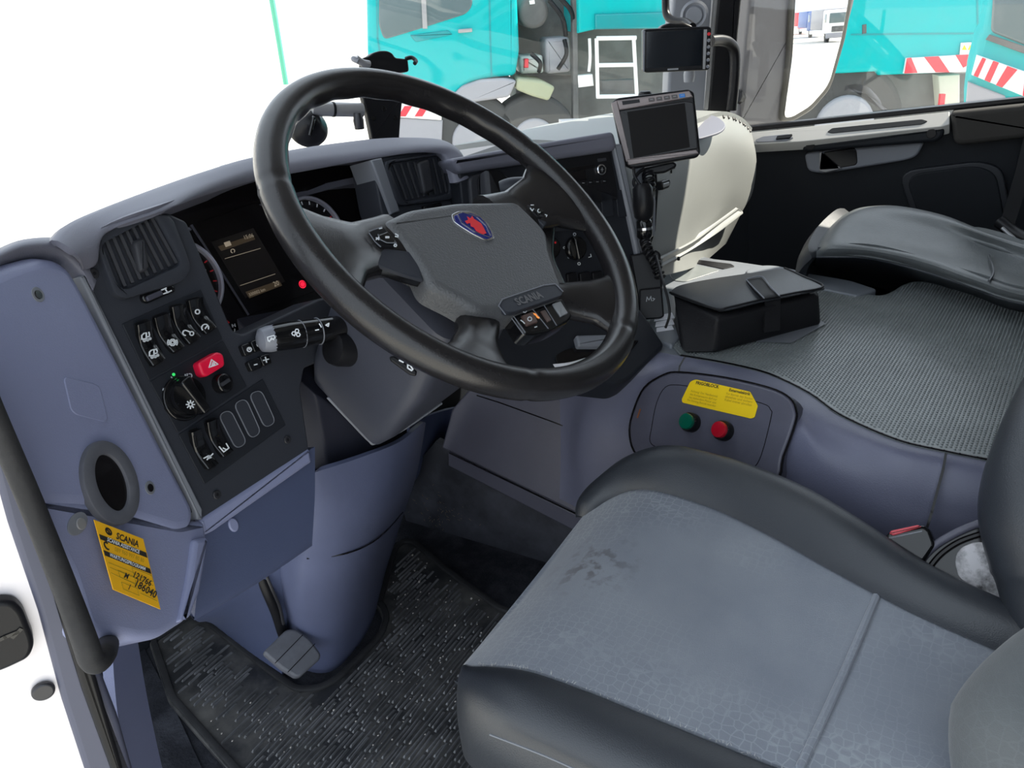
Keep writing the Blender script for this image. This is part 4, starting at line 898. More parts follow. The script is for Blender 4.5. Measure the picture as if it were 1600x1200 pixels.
# ============================================================ ENGINE TUNNEL
tun = thing('engine_tunnel', 'wide grey moulded engine tunnel cover between the two seats', 'engine cover', (1.3, .1, 0))
ZT = .50
R0 = [G(900, 500, Z=.50), G(985, 540, Z=.50), G(1060, 556, Z=ZT), G(1130, 569, Z=ZT), G(1200, 586, Z=ZT), G(1262, 616, Z=ZT), G(1312, 651, Z=ZT), G(1400, 690, Z=ZT), G(1475, 708, Z=ZT), G(1570, 727, Z=ZT)]
R1 = [G(880, 560, X=1.10), G(975, 566, X=1.10), G(1052, 572, X=1.112), G(1125, 586, X=1.100), G(1190, 604, X=1.085), G(1244, 634, X=1.035), G(1290, 668, X=1.000), G(1393, 709, X=.965), G(1472, 729, X=.965), G(1570, 750, X=.965)]
R2 = [G(860, 620, X=1.085), G(930, 612, X=1.085), G(1000, 610, X=1.085), G(1100, 640, X=1.05), G(1190, 655, X=1.02), G(1248, 680, X=.985), G(1290, 720, X=.960), G(1388, 770, X=.945), G(1462, 790, X=.945), G(1570, 800, X=.945)]
R3 = [G(860, 700, X=1.07), G(910, 690, X=1.06), G(975, 690, X=1.05), G(1080, 720, X=1.02), G(1180, 740, X=.99), G(1235, 760, X=.965), G(1275, 800, X=.950), G(1375, 840, X=.935), G(1450, 860, X=.935), G(1570, 880, X=.935)]
R4 = [G(860, 800, X=1.06), G(920, 800, X=1.05), G(980, 800, X=1.04), G(1060, 840, X=1.01), G(1150, 860, X=.985), G(1220, 880, X=.97), G(1260, 900, X=.96), G(1360, 960, X=.95), G(1440, 1000, X=.95), G(1570, 1040, X=.95)]
PX0 = PL((1.085, .6, .3), (-1, -.05, .18))
for r_, v_, w_ in ((R0, 510, 510), (R1, 560, 560), (R2, 625, 625), (R3, 690, 705), (R4, 742, 782)): r_[0] = PX0.px(800, v_, -.006); r_.insert(1, PX0.px(880, w_, .001))
lab(loft('side_panel', [R0, R1, R2, R3, R4], TUNB, tun, 70, 40, th=.006), 'blue-grey moulded side beside the seat')
PX = PL((1.085, .6, .3), (-1, -.05, .18))
slab('front_panel', PX, [(690, 700), (706, 640), (740, 600), (800, 560), (900, 540), (960, 560), (975, 640), (985, 720), (970, 836), (905, 805)], .03, TUN, tun, 0, .004, r=.004)
strokes('panel_joint', PX, [[(745, 618), (780, 629), (860, 658), (930, 685), (952, 690), (975, 684)]], .0022, SCR, tun, .0008)
PXL = PL((1.10, .6, .2), (-1, -.05, .05))
slab('base_panel', PXL, [(680, 690), (905, 800), (985, 836), (985, 1010), (870, 1010), (790, 960), (640, 838), (620, 760)], .02, mat('tunnel_base', (.018, .019, .026), .6, var=1.5, vscale=9), tun, 0, .002)
slab('base_lip', PXL, [(700, 708), (905, 806), (985, 842), (985, 868), (890, 826), (700, 728)], .01, TUN, tun, .008, .003)
strokes('base_joint', PXL, [[(702, 708), (905, 806), (985, 842)]], .0022, SCR, tun, .0086)

# button plate
PB = PL.three(G(1060, 585, X=1.082), G(985, 690, X=1.032), G(1215, 740, X=.958)); PBp = [(1036, 586), (1062, 582), (1130, 590), (1200, 606), (1232, 622), (1242, 642), (1240, 662), (1222, 712), (1203, 752), (1100, 735), (1040, 728), (1012, 722), (990, 704), (983, 672), (990, 640), (1006, 606)]
slab('button_plate', PB, PBp, .03, COVER, tun, .006, .004, smooth=4)
P_ = spl([PB.l(*p, .006) for p in PBp], 4); strokes('plate_joint', PB, [inset(P_ if area(P_) > 0 else P_[::-1], -.0012) + [inset(P_ if area(P_) > 0 else P_[::-1], -.0012)[0]]], .0022, SCR, tun, .0050, .003, loc2d=True)
P2 = spl([PB.l(*p, .006) for p in ((1040, 605), (1064, 602), (1120, 612), (1190, 630), (1204, 640), (1205, 652), (1190, 710), (1176, 732), (1155, 733), (1080, 712), (1030, 700), (1016, 690), (1018, 670), (1026, 630))], 4)
strokes('plate_line', PB, [P2 + [P2[0]]], .0009, SCR, tun, .0066, .001, loc2d=True)
ys = lab(slab('instruction_sticker', PB, [(1083, 594), (1088, 593), (1172, 612), (1184, 634), (1179, 652), (1173, 654), (1066, 629), (1065, 624), (1078, 597)], .0006, YEL, tun, .0072, .0002, r=.002), 'yellow instruction sticker with small black print')
text('lettering', PB, 'FRIGOBLOCK', (1087, 600), (1123, 607), PRB, ys, .0076, bold=.03)
text('lettering', PB, 'Externelektrik', (1139, 611), (1172, 618), PRB, ys, .0076, bold=.02)
for i, s_ in enumerate(('Achtung! Der Netzbetrieb', 'des Kompressors darf nur', 'bei stehendem Motor sein')): text('lettering', PB, s_, (1079 - i * 1.2, 612 + i * 5), (1121 - i * 1.2, 621 + i * 5), PRF, ys, .0076)
for i, s_ in enumerate(('Vor Betrieb den Stecker', 'abziehen und sichern', 'Kabel immer abrollen')): text('lettering', PB, s_, (1134 - i, 616 + i * 5), (1176 - i, 625 + i * 5), PRF, ys, .0076)
text('lettering', PB, 'Bei Störung Betrieb beenden', (1074, 626), (1118, 636), PRF, ys, .0076)
for (u, v, m_, l_) in ((1082, 655, GREENB, 'green illuminated push button'), (1133, 668, REDBT, 'red illuminated push button')):
    q = PB.l(u, v + 6, .006); c_ = PB.w(q[0], q[1], .006)
    b_ = lab(revolve('push_button', c_, PB.n, [(.0150, 0), (.0150, .012), (.0140, .014), (.0128, .014)], BLK, tun, 32), l_)
    revolve('button_lens', c_ + PB.n * .013, PB.n, [(.0126, 0), (.0126, .005), (.0118, .0065), (.006, .0072)], m_, b_, 32)
    strokes('icon', PB.up(.0205), [[(u - 4, v - 3), (u + 4, v - 1)], [(u - 3, v + 1), (u + 5, v + 3)]], .0014, mat('lens_print', (.02, .02, .02), .4), b_, .0004)
strokes('rust_streak', PB, [[(1000, 640), (996, 652)]], .003, mat('rust', (.25, .08, .03), .8), tun, .0066)
strokes('panel_gap', PL(G(1465, 760, X=.95), EYE - G(1465, 760, X=.95)), [[(1478, 709), (1474, 732), (1456, 800), (1448, 826)]], .0030, SCR, tun, .006, .004)
strokes('panel_gap', PL(G(1062, 575, X=1.10), EYE - G(1062, 575, X=1.10)), [[(1070, 558), (1062, 572), (1060, 584)]], .0026, SCR, tun, .010, .004)
# top: studded mat and plain grey front tray
PM = PL((0, 0, ZT), (0, 0, 1), (1, 0, 0))
def T2(u, v): q = G(u, v, Z=ZT); return np.array((q[0], q[1]))
top_edge = [T2(*p) for p in ((1064, 556), (1130, 567), (1200, 584), (1264, 614), (1314, 649), (1400, 687), (1475, 705), (1570, 724))]
far = [T2(*p) for p in ((1600, 455), (1520, 447), (1440, 441), (1412, 446), (1392, 458), (1370, 463), (1330, 456), (1285, 447))]
near0 = [T2(*p) for p in ((1200, 440), (1100, 470), (1030, 520))]
mp = spl(top_edge, 4, False) + [np.array((.985, -.55)), np.array((1.50, -.55))] + spl(far, 4, False) + near0
mt = slab('studded_mat', PM, mp, .02, MATP, tun, .002, .001, loc2d=True)
slab('tunnel_top', PM, [(1.0, .62), (1.13, .42), (1.13, .25), (1.05, .12), (.985, .05), (.985, -.6), (1.52, -.6), (1.52, .10), (1.60, .30), (1.68, .55), (1.60, .62)], .06, TUNG, tun, -.002, .004, loc2d=True)
ml = mp if area(mp) > 0 else mp[::-1]; mi2 = inset(ml, .006)
e_ = nz(np.array([.93, .36])); e2_ = np.array([-e_[1], e_[0]]); L = []; pitch = .0058
for i in range(-80, 420):
    for j in range(-200, 200):
        q = e_ * (i * pitch) + e2_ * ((j + .5 * (i % 2)) * pitch)
        if not (.95 < q[0] < 1.65 and -.30 < q[1] < .42): continue
        if not inside(q[0], q[1], mi2): continue
        s_ = .0020; z = ZT + .0018
        v_ = [(q[0] + s_ * math.cos(k * 1.571), q[1] + s_ * math.sin(k * 1.571), z) for k in range(4)] + [(q[0] + s_ * .55 * math.cos(k * 1.571), q[1] + s_ * .55 * math.sin(k * 1.571), z + .0016) for k in range(4)]
        L.append((v_, [(4, 5, 6, 7), (0, 1, 5, 4), (1, 2, 6, 5), (2, 3, 7, 6), (3, 0, 4, 7)]))
V, F = join_vf(L); pp = bake('mat_studs', V, F, MATP, mt, smooth=False); pp['kind'] = 'stuff'
P_ = spl(top_edge, 4, False); strokes('mat_groove', PM, [P_], .0020, SCR, tun, .0022, .002, loc2d=True)
ty = slab('front_tray', PM, [(1005, 520), (1036, 440), (1030, 402), (1042, 396), (1150, 408), (1190, 414), (1330, 438), (1372, 452), (1340, 462), (1280, 450), (1180, 456), (1090, 500), (1050, 540)], .02, TUNG, tun, .006, .004, r=.01)
slab('grip_inset', PM, [(1046, 428), (1056, 416), (1090, 414), (1126, 422), (1070, 440), (1052, 438)], .003, MATP, ty, .0075, .001, r=.008)
slab('tray_slot', PM, [(1078, 404), (1142, 412), (1148, 416), (1130, 420), (1074, 408)], .002, BLK, ty, .0075, .0005, r=.003)
slab('front_tray_edge', PM, [(1160, 424), (1186, 414), (1212, 414), (1256, 424), (1200, 440)], .01, TUNG, ty, .012, .004, r=.02)

# ============================================================ DRIVER'S SEAT
seat = thing('driver_seat', 'driver seat with worn grey cloth centre and black leather bolsters', 'seat', (.66, .05, 0))
CLOTH = cloth('seat_cloth', (.205, .225, .270), (.265, .285, .325), (.42, .45, .49), stain=((.022, .274, .43), .075))
CLOTH2 = cloth('seat_back_cloth', (.085, .092, .10), (.11, .12, .125), (.12, .13, .14))
ys_ = [.392, .375, .345, .30, .24, .188, .118, .05, -.03, -.117, -.20, -.30]
XR_ = dict(zip(ys_, [.835, .850, .862, .862, .856, .846, .822, .796, .768, .748, .735, .73]))
XL_ = dict(zip(ys_, [.500, .492, .488, .489, .492, .493, .494, .495, .497, .498, .50, .50]))
def zc(y):
    z = .432
    if y > .27: z -= .055 * ((y - .27) / .125) ** 2.2
    return z
rows = []
for y in ys_:
    a, b = XL_[y], XR_[y]; r_ = []
    for k in range(9):
        t = k / 8; seam = .010 * math.exp(-((y + .0 - .018) / .012) ** 2)
        r_.append(np.array([a + (b - a) * t, y, zc(y) - .010 * math.sin(math.pi * t) + .006 * math.cos(3 * t) * 0]))
    rows.append(r_)
# rounded front nose
nose = [[np.array([p[0], .398, .365]) for p in rows[0]], [np.array([p[0], .385, .32]) for p in rows[0]]]
loft('cushion_cover', nose[::-1] + rows, CLOTH, seat, 40, 60, th=.02)
sm = [np.array([x, .035 - .03 * ((x - .5) / .28), zc(.03) - .009 * math.sin(math.pi * (x - .495) / .29) + .0005]) for x in np.linspace(.50, .785, 9)]
lab(tube('cushion_seam', sm, .0042, CLOTH, seat, 8), 'raised cross seam in the cloth')
def bolster(side):
    R = []
    W_ = dict(zip(ys_, [.010, .022, .036, .050, .062, .068, .074, .056, .034, .026, .024, .022])) if side > 0 else dict(zip(ys_, [.012, .035, .055, .068, .074, .076, .078, .078, .078, .078, .078, .078]))
    for y in ys_:
        x0 = XR_[y] if side > 0 else XL_[y]; w = W_[y]; z0 = zc(y)
        lift = (.026 if side > 0 else .010) * min(1, w / .05)
        R.append([np.array([x0 - side * .001, y, z0 - .006]), np.array([x0 + side * w * .12, y, z0 + lift * .35]), np.array([x0 + side * w * .5, y, z0 + lift]), np.array([x0 + side * w * .88, y, z0 + lift * .5 - .008]),
                  np.array([x0 + side * w * 1.05, y, z0 - .045]), np.array([x0 + side * w * .98, y, z0 - .10])])
    f0 = [[p + np.array([-side * .002, .004, -.012]) for p in R[0]]]
    return loft('bolster', f0 + R, SEATL, seat, 24, 60, th=.02)
lab(bolster(1), 'right black leather bolster'); lab(bolster(-1), 'left black leather bolster')
for sd_ in (1, -1):
    P_ = []
    for y in ys_[3:]:
        x0 = XR_[y] if sd_ > 0 else XL_[y]; w_ = {.30: .052, .24: .064, .188: .070, .118: .076, .05: .058, -.03: .036, -.117: .028, -.20: .026, -.30: .024}[y] if sd_ > 0 else .082
        P_.append(np.array([x0 + sd_ * w_ * .97, y, zc(y) - .010]))
    tube('stitch_line', P_, .0011, STITCH, seat, 6)
box('seat_base', (.48, -.30, .16), (.84, .30, .34), BLK, seat, .02)
box('seat_suspension', (.52, -.25, .0), (.80, .22, .165), STEEL, seat, .01)
L = []
for i in range(150):
    t = rng.random(); y = .375 - .33 * t ** 1.3; x0 = np.interp(y, ys_[::-1], [XL_[k] for k in ys_[::-1]]); z0 = zc(y)
    x = x0 + rng.gauss(0, .0012); l_ = rng.uniform(.001, .004); a = rng.random() * 6.28; s_ = .0005
    L.append(([(x, y - s_, z0), (x, y + s_, z0), (x + l_ * math.cos(a), y + l_ * math.sin(a), z0 + rng.uniform(.001, .004))], [(0, 1, 2)]))
fz = lab(bake('frayed_edge', *join_vf(L), mat('fray_threads', (.5, .5, .5), .9), seat, smooth=False), 'pale frayed threads along the left seam'); fz['kind'] = 'stuff'
# backrest
bz = [.40, .50, .62, .76, .95, 1.15]
def yb(z): return -.150 - .20 * (z - .40)
rows = [[np.array([x, yb(z) + (-.012 * math.sin(math.pi * (x - .49) / .30)), z]) for x in np.linspace(.49, .775, 8)] for z in bz]
loft('backrest_cover', rows, CLOTH2, seat, 24, 30, th=.03)
brc = [G(1634, 1000, T=.650 * 1), G(1640, 900, T=.655), G(1622, 800, T=.665), G(1652, 700, T=.675), G(1700, 600, T=.69), G(1770, 480, T=.71)]
lab(tube('back_bolster', [brc[0] + np.array([0, -.02, -.03])] + brc, [.012, .030, .052, .054, .056, .056, .05], SEATL, seat, 24, 8), 'right black leather side bolster of the backrest')
bl = [G(1570, 1290, T=.52), G(1600, 1170, T=.53), G(1680, 1085, T=.54), G(1790, 1020, T=.55)]
lab(tube('back_bolster', bl, [.03, .058, .060, .06], CLOTH2, seat, 24, 8), 'left grey cloth side of the backrest')
# belt buckle and recliner cover beside the seat
BK = G(1420, 862, T=.735)
PBK = PL(BK, EYE - BK + np.array([0, .1, .0]))
bk = lab(slab('belt_buckle', PBK, [(1381, 840), (1388, 832), (1442, 820), (1452, 826), (1462, 852), (1440, 884), (1424, 888), (1384, 856)], .028, GLOSS, seat, 0, .004, r=.004), 'black seat belt buckle with red release button')
slab('release_button', PBK, [(1389, 834), (1392, 829), (1434, 820), (1440, 823), (1396, 837)], .010, REDBK, bk, .003, .0015, r=.001)
strokes('buckle_edge', PBK, [[(1384, 842), (1440, 830)]], .0012, GREYP, bk, .0006)
rc = G(1500, 905, T=.715)
PRC = PL(rc, EYE - rc)
rcv = lab(slab('recliner_cover', PRC, [(1432, 888), (1450, 862), (1480, 838), (1526, 816), (1580, 806), (1600, 960), (1560, 940), (1480, 915)], .02, GLOSS, seat, -.004, .004, r=.006), 'black round recliner cover')
lab(slab('worn_plate', PRC, [(1492, 872), (1500, 856), (1524, 846), (1560, 850), (1575, 940), (1558, 936), (1500, 905), (1494, 890)], .004, mat('worn_white', (.62, .60, .62), .5, var=-.96, vscale=45, vcol=(.02, .02, .02)), rcv, .000, .001, r=.006), 'scuffed white plate')
tube('cover_rim', [PRC.px(*p, .002) for p in ((1430, 889), (1450, 862), (1480, 840), (1530, 818), (1590, 808))], .0045, TUN, rcv, 10)
tube('inner_rim', [PRC.px(*p, .000) for p in ((1450, 890), (1470, 866), (1500, 846), (1540, 832))], .0035, SCR, rcv, 8)

# ============================================================ PASSENGER SEAT
ps = thing('passenger_seat', 'grey leather passenger seat with dark sides beyond the engine tunnel', 'seat', (1.85, .0, 0))
def SP(u, v, z): return G(u, v, Z=z)
r0 = [SP(1276, 402, .555), SP(1300, 402, .56), SP(1360, 404, .565), SP(1440, 424, .565), SP(1520, 450, .565), SP(1600, 476, .56)]
r1 = [SP(1276, 392, .565), SP(1300, 385, .585), SP(1370, 390, .590), SP(1450, 408, .590), SP(1530, 436, .590), SP(1620, 462, .585)]
r2 = [SP(1282, 376, .57), SP(1312, 362, .592), SP(1380, 370, .588), SP(1460, 388, .586), SP(1540, 410, .586), SP(1640, 440, .585)]
r3 = [SP(1296, 356, .575), SP(1330, 340, .600), SP(1400, 346, .60), SP(1470, 360, .600), SP(1550, 385, .600), SP(1660, 420, .60)]
r4 = [SP(1318, 336, .575), SP(1345, 325, .598), SP(1400, 324, .61), SP(1470, 338, .615), SP(1545, 366, .62), SP(1680, 400, .62)]
r5 = [SP(1330, 334, .55), SP(1352, 324, .57), SP(1404, 322, .575), SP(1474, 336, .58), SP(1550, 364, .58), SP(1690, 398, .58)]
for r_ in (r0, r1, r2, r3, r4, r5): r_.append(r_[-1] + np.array([.0, -.22, -.01]))
loft('cushion', [r0, r1, r2, r3, r4, r5], SEATL2, ps, 40, 30, th=.02)
s0_ = [p + np.array([.0, .0, .0]) for p in r0]; s1_ = [SP(1273, 416, .50), SP(1300, 420, .49), SP(1360, 426, .48), SP(1440, 446, .47), SP(1520, 470, .46), SP(1600, 500, .45)]; s2_ = [SP(1278, 430, .44), SP(1305, 436, .42), SP(1362, 446, .40), SP(1440, 470, .38), SP(1520, 496, .38), SP(1600, 530, .38)]
for r_ in (s1_, s2_): r_.append(r_[-1] + np.array([.0, -.22, .0]))
lab(loft('cushion_side', [s0_, s1_, s2_], SEATL, ps, 40, 12, th=.02), 'dark leather side of the cushion')
fr = [[r0[0], r1[0], r2[0], r3[0], r4[0], r5[0]], [p + np.array([0, .015, -.04]) for p in (r0[0], r1[0], r2[0], r3[0], r4[0], r5[0])], [p + np.array([0, -.01, -.15]) for p in (r0[0], r1[0], r2[0], r3[0], r4[0], r5[0])]]
loft('cushion_front', fr, SEATL, ps, 16, 10, th=.02)
tube('seam', [p + np.array([0, 0, .001]) for p in r0], .003, SEATL, ps, 8); tube('stitch_line', [p + np.array([0, 0, .001]) for p in [SP(1545, 400, .592), SP(1552, 425, .591), SP(1545, 440, .592)]], .002, SEATL, ps, 6)
box('seat_base', (1.56, -.30, .0), (2.0, .12, .42), BLK, ps, .02)
pb1 = box('backrest', (1.36, -.56, .50), (1.90, -.40, 1.25), SEATL2, ps, .05)
belt = thing('seat_belt', 'black seat belt strap hanging across beside the passenger door', 'seat belt', G(1590, 300, X=2.12))
def strap(P, w, nm='strap'):
    rows = [[p + np.array([0, -w / 2, 0]), p + np.array([0, w / 2, 0])] for p in P]; return loft(nm, rows, BELT, belt, 2, 24, th=.002)
strap([G(1618, 190, X=2.14), G(1598, 270, X=2.13), G(1580, 330, X=2.12), G(1566, 372, X=2.10)], .03)
tube('belt_stalk', [G(1562, 346, X=1.98), G(1588, 366, X=1.95), G(1625, 384, X=1.9)], .014, BLK, belt, 12); 
tube('belt_clip', [G(1566, 356, X=1.95), G(1588, 374, X=1.93), G(1610, 380, X=1.9)], .004, SILV, belt, 8)
rbk = thing('belt_buckle', 'small belt buckle with red button at the far edge of the engine tunnel', 'buckle', G(1578, 450, Z=.51))
PBB = PL(G(1575, 448, Z=.53), EYE - G(1575, 448, Z=.53))
slab('buckle_body', PBB, [(1560, 452), (1574, 440), (1600, 434), (1604, 446), (1580, 456)], .02, GREYP, rbk, 0, .003, r=.004); slab('release_button', PBB, [(1568, 450), (1576, 443), (1583, 443), (1576, 452)], .008, REDBK, rbk, .003, .001)

# ============================================================ BAG AND PAPERS ON THE TUNNEL
bag = thing('document_bag', 'black leather document bag with broad strap lying on the studded mat', 'bag', G(1160, 540, Z=.502))
zb = .505
def BG(u, v, z): return G(u, v, Z=z)
b_lo = [BG(1052, 524, zb), BG(1060, 545, zb), BG(1125, 551, zb), BG(1280, 516, zb), BG(1286, 500, zb), BG(1180, 470, zb)]
bot = [BG(1066, 550, zb), BG(1120, 552, zb), BG(1282, 508, zb), BG(1275, 470, zb), BG(1150, 462, zb), BG(1050, 500, zb)]
top = [G(1050, 460, Z=.565), G(1120, 498, Z=.567), G(1280, 462, Z=.565), G(1276, 452, Z=.565), G(1200, 426, Z=.562), G(1100, 436, Z=.562)]
prism_pts('bag_body', bot, top, BAGM, bag, .007)
f0 = [G(1047, 457, Z=.570), G(1062, 446, Z=.573), G(1110, 436, Z=.575), G(1170, 427, Z=.575), G(1226, 419, Z=.574)]
f1 = [G(1082, 470, Z=.576), G(1100, 460, Z=.580), G(1150, 448, Z=.582), G(1200, 438, Z=.581), G(1255, 432, Z=.578)]
f2 = [G(1120, 483, Z=.575), G(1140, 480, Z=.578), G(1190, 468, Z=.580), G(1240, 458, Z=.578), G(1286, 448, Z=.574)]
f3 = [G(1122, 487, Z=.571), G(1142, 485, Z=.572), G(1190, 473, Z=.573), G(1240, 463, Z=.572), G(1287, 453, Z=.569)]
lab(loft('bag_flap', [f0, f1, f2, f3], BAGF, bag, 24, 14, th=.004), 'stiff top flap')
tube('flap_piping', [f0[0], f1[0], f2[0]] + f2[1:] + [f1[-1], f0[-1]], .0022, BAGM, bag, 8, 5)
PBF = PL(G(1190, 450, Z=.583), (0, 0, 1)); 
lab(loft('strap', [[G(1166, 437, Z=.584), G(1190, 433, Z=.584)], [G(1178, 452, Z=.586), G(1203, 449, Z=.586)], [G(1192, 466, Z=.584), G(1217, 462, Z=.584)], [G(1196, 474, Z=.570), G(1220, 470, Z=.570)], [G(1195, 500, Z=.548), G(1219, 496, Z=.548)], [G(1194, 520, Z=.528), G(1219, 516, Z=.528)]], BAGM, bag, 6, 24, th=.004), 'broad closing strap')
e1_ = [G(1167, 436, Z=.5865), G(1190, 432, Z=.5865), G(1204, 448, Z=.5885), G(1218, 462, Z=.586)]; tube('strap_edge', e1_, .0012, GREYP, bag, 6); tube('strap_edge', [G(1166, 437, Z=.5865), G(1180, 452, Z=.588), G(1194, 466, Z=.586)], .0012, GREYP, bag, 6)
pap = thing('document_folder', 'thin grey document folder sticking out under the black bag', 'folder', G(1270, 520, Z=.506))
prism_pts('folder_cover', [G(1100, 530, Z=.5035), G(1236, 536, Z=.5035), G(1290, 506, Z=.5035), G(1276, 496, Z=.5035)], [G(1100, 530, Z=.5058), G(1236, 536, Z=.5058), G(1290, 506, Z=.5058), G(1276, 496, Z=.5058)], GREYP, pap, .0005)
for i in range(3):
    q = [(1024 + i * 1, 494 + i * 9), (1050, 488 + i * 10), (1054, 496 + i * 10), (1022 + i * 2, 501 + i * 9)]
    o = slab('letter', PL((1.15, .5, .520 - i * .004), (-.3, -.3, 1)), q, .002, PAPER, None, 0, .0004); tag(o, ['topmost white envelope at the left end of the black bag', 'middle white envelope at the left end of the black bag', 'lowest white envelope at the left end of the black bag'][i], 'envelope', 'white envelopes beside the bag')

# ============================================================ NAVIGATION MONITOR, STAND, CABLES
NB = np.array(G(1026, 200, X=1.30)); NN = nz(EYE - NB + np.array([.05, -.1, .12])); NM = PL(NB, NN)
nav = thing('navigation_monitor', 'square navigation monitor with beige frame and dark screen on a stalk', 'monitor', NB)
fr_ = [(956, 158), (962, 155), (1076, 141), (1083, 144), (1092, 238), (1088, 244), (988, 261), (980, 257)]
slab('casing', NM, [(955, 160), (964, 153), (1076, 139), (1085, 144), (1095, 238), (1090, 246), (988, 264), (976, 258)], .026, BLK, nav, -.003, .004, r=.004)
fb = slab('front_frame', NM, [(964, 157), (1077, 142), (1083, 152), (968, 172)], .003, BEIGE, nav, .002, .0015, r=.001)
lab(slab('casing_side', NM, [(955, 161), (964, 157), (987, 255), (978, 252)], .006, BEIGE, nav, .0015, .001, r=.001), 'beige left side of the frame')
slab('screen', NM, [(968, 173), (1070, 158), (1083, 160), (1090, 232), (984, 250), (981, 247)], .003, SCR, nav, .0012, .001, r=.001)
slab('display', NM, [(980, 175), (1070, 161), (1078, 230), (990, 247)], .001, mat('nav_display', (.004, .003, .003), .35, spec=.1), nav, .0018, .0003)
lab(slab('lower_frame', NM, [(979, 249), (1088, 234), (1092, 240), (982, 258)], .004, BEIGE, nav, .002, .0012, r=.001), 'beige lower strip')
slab('sensor_window', NM, [(972, 158), (999, 155), (1000, 160), (973, 164)], .001, BLK, nav, .0028, .0003)
for i in range(5):
    u = 1013 + i * 12; v = 153.5 - i * 1.6; b_ = slab('monitor_key', NM, [(u, v), (u + 9, v - 1.2), (u + 10, v + 4.6), (u + 1, v + 5.8)], .002, mat('key_blue', (.02, .18, .55), .4) if i == 4 else mat('key_dark%d' % i, (.07, .06, .06), .4), nav, .0034, .0005, r=.0008)
    if i == 4: lab(b_, 'blue power key')
    strokes('icon', NM, [[(u + 3, v + 2), (u + 7, v + 1.5)]], .0007, WHTD, b_, .0038)
nst = thing('monitor_stand', 'black bracket and mounting block carrying the square navigation monitor', 'stand', G(1015, 470, X=1.27))
NP = PL(G(1030, 262, X=1.31), NN); slab('cradle', NP, [(1004, 262), (1052, 252), (1058, 256), (1056, 262), (1040, 270), (1006, 274)], .03, BLK, nst, -.008, .004, r=.004)
revolve('cradle_knob', G(1008, 150, X=1.34), (0, 0, 1), [(.012, -.012), (.012, .004), (.009, .008)], BLK, nst)
tube('stalk', [G(1000, 262, X=1.32), G(1004, 330, X=1.29), G(1006, 420, X=1.265)], [.008, .009, .012], GREYP, nst, 14)
PNB = PL(G(1010, 450, X=1.22), EYE - G(1010, 450, X=1.22))
slab('mounting_block', PNB, [(983, 398), (998, 396), (1006, 394), (1026, 390), (1032, 395), (1035, 440), (1036, 490), (1014, 496), (1000, 500), (996, 470)], .05, BLK, nst, 0, .004, r=.004)
mb = slab('plug_box', PNB, [(999, 452), (1034, 448), (1038, 494), (1032, 498), (1002, 500), (998, 496)], .03, BLK, nst, .008, .003, r=.003)
strokes('lettering', PNB, [[(1010, 471), (1011, 464), (1014, 469), (1017, 463), (1018, 470)], [(1020, 466), (1023, 467), (1020, 470)]], .0014, WHTD, mb, .0084)
chg = thing('charger_plug', 'black charger plug with coiled cable hanging below the navigation monitor', 'charger', G(1005, 340, X=1.24))
cA, cB = G(1004, 292, X=1.245), G(1008, 388, X=1.235); axc = nz(cB - cA)
revolve('plug_body', cA, axc, [(.012, -.005), (.017, .002), (.018, .030), (.016, .050), (.010, .056)], BLK, chg)
revolve('plug_collar', cA + axc * .054, axc, [(.010, 0), (.0135, .004), (.0135, .030), (.010, .034)], GLOSS, chg); revolve('plug_ring', cA + axc * .070, axc, [(.0142, -.002), (.0142, .002)], CHR, chg)
def coil(P, turns, R, r, nm):
    Q = spl(P, 24, False); n = turns * 14; out = []; a = None
    for i in range(n + 1):
        t = i / n * (len(Q) - 1); k = min(int(t), len(Q) - 2); p = Q[k] + (Q[k + 1] - Q[k]) * (t - k); d = nz(Q[k + 1] - Q[k])
        if a is None: a = nz(np.cross(d, [1, 0, 0]))
        a = nz(a - a.dot(d) * d); b = np.cross(d, a); q = 2 * math.pi * i / 14; out.append(p + (a * math.cos(q) + b * math.sin(q)) * R)
    return tube(nm, out, r, BLK, chg, 6, 1, smooth=False)
coil([cA + axc * .090, G(1012, 390, X=1.22), G(1024, 412, X=1.20), G(1032, 434, X=1.19)], 9, .0075, .0026, 'coiled_cable')
coil([G(1013, 272, X=1.29), G(1014, 282, X=1.28), G(1015, 296, X=1.27)], 4, .009, .0026, 'coiled_cable')
tube('cable', [G(990, 262, X=1.27), G(992, 276, X=1.25), G(1002, 292, X=1.24)], .0028, BLK, chg, 8); tube('cable', [G(1006, 264, X=1.28), G(996, 272, X=1.26), G(990, 286, X=1.25), G(998, 300, X=1.24)], .003, BLK, chg, 8)
tube('cable', [G(1025, 400, X=1.20), G(1036, 440, X=1.15), G(1044, 470, X=1.13), G(1046, 492, X=1.12), G(1040, 512, X=1.12)], .0022, BLK, chg, 8)
# upper monitor on a tube arm
MB = np.array(G(1058, 78, X=1.75)); MN = nz(EYE - MB + np.array([.05, -.35, .0])); MM = PL(MB, MN)
mon = thing('camera_monitor', 'widescreen black camera monitor mounted before the windscreen pillar', 'monitor', MB)
slab('casing', MM, [(1005, 47), (1010, 45), (1108, 41), (1113, 44), (1110, 106), (1106, 110), (1010, 114), (1005, 111)], .03, BLK, mon, 0, .005, r=.006)
slab('screen', MM, [(1010, 50), (1098, 46), (1096, 102), (1010, 107)], .001, mat('monitor_display', (.008, .010, .014), .08), mon, .001, .0003)
lab(slab('bezel_strip', MM, [(1100, 46), (1105, 46), (1102, 108), (1098, 108)], .001, SILV, mon, .0012, .0003), 'bright strip between screen and keys')
slab('bezel_strip', MM, [(1005, 48), (1008, 48), (1007, 112), (1005, 111)], .001, GREYP, mon, .0012, .0003)
for i in range(6): disc('monitor_key', MM, 1108 - i * .4, 53 + i * 10.2, .0035, .002, GREYP if i else REDT, mon, .002, .0006, n=12)
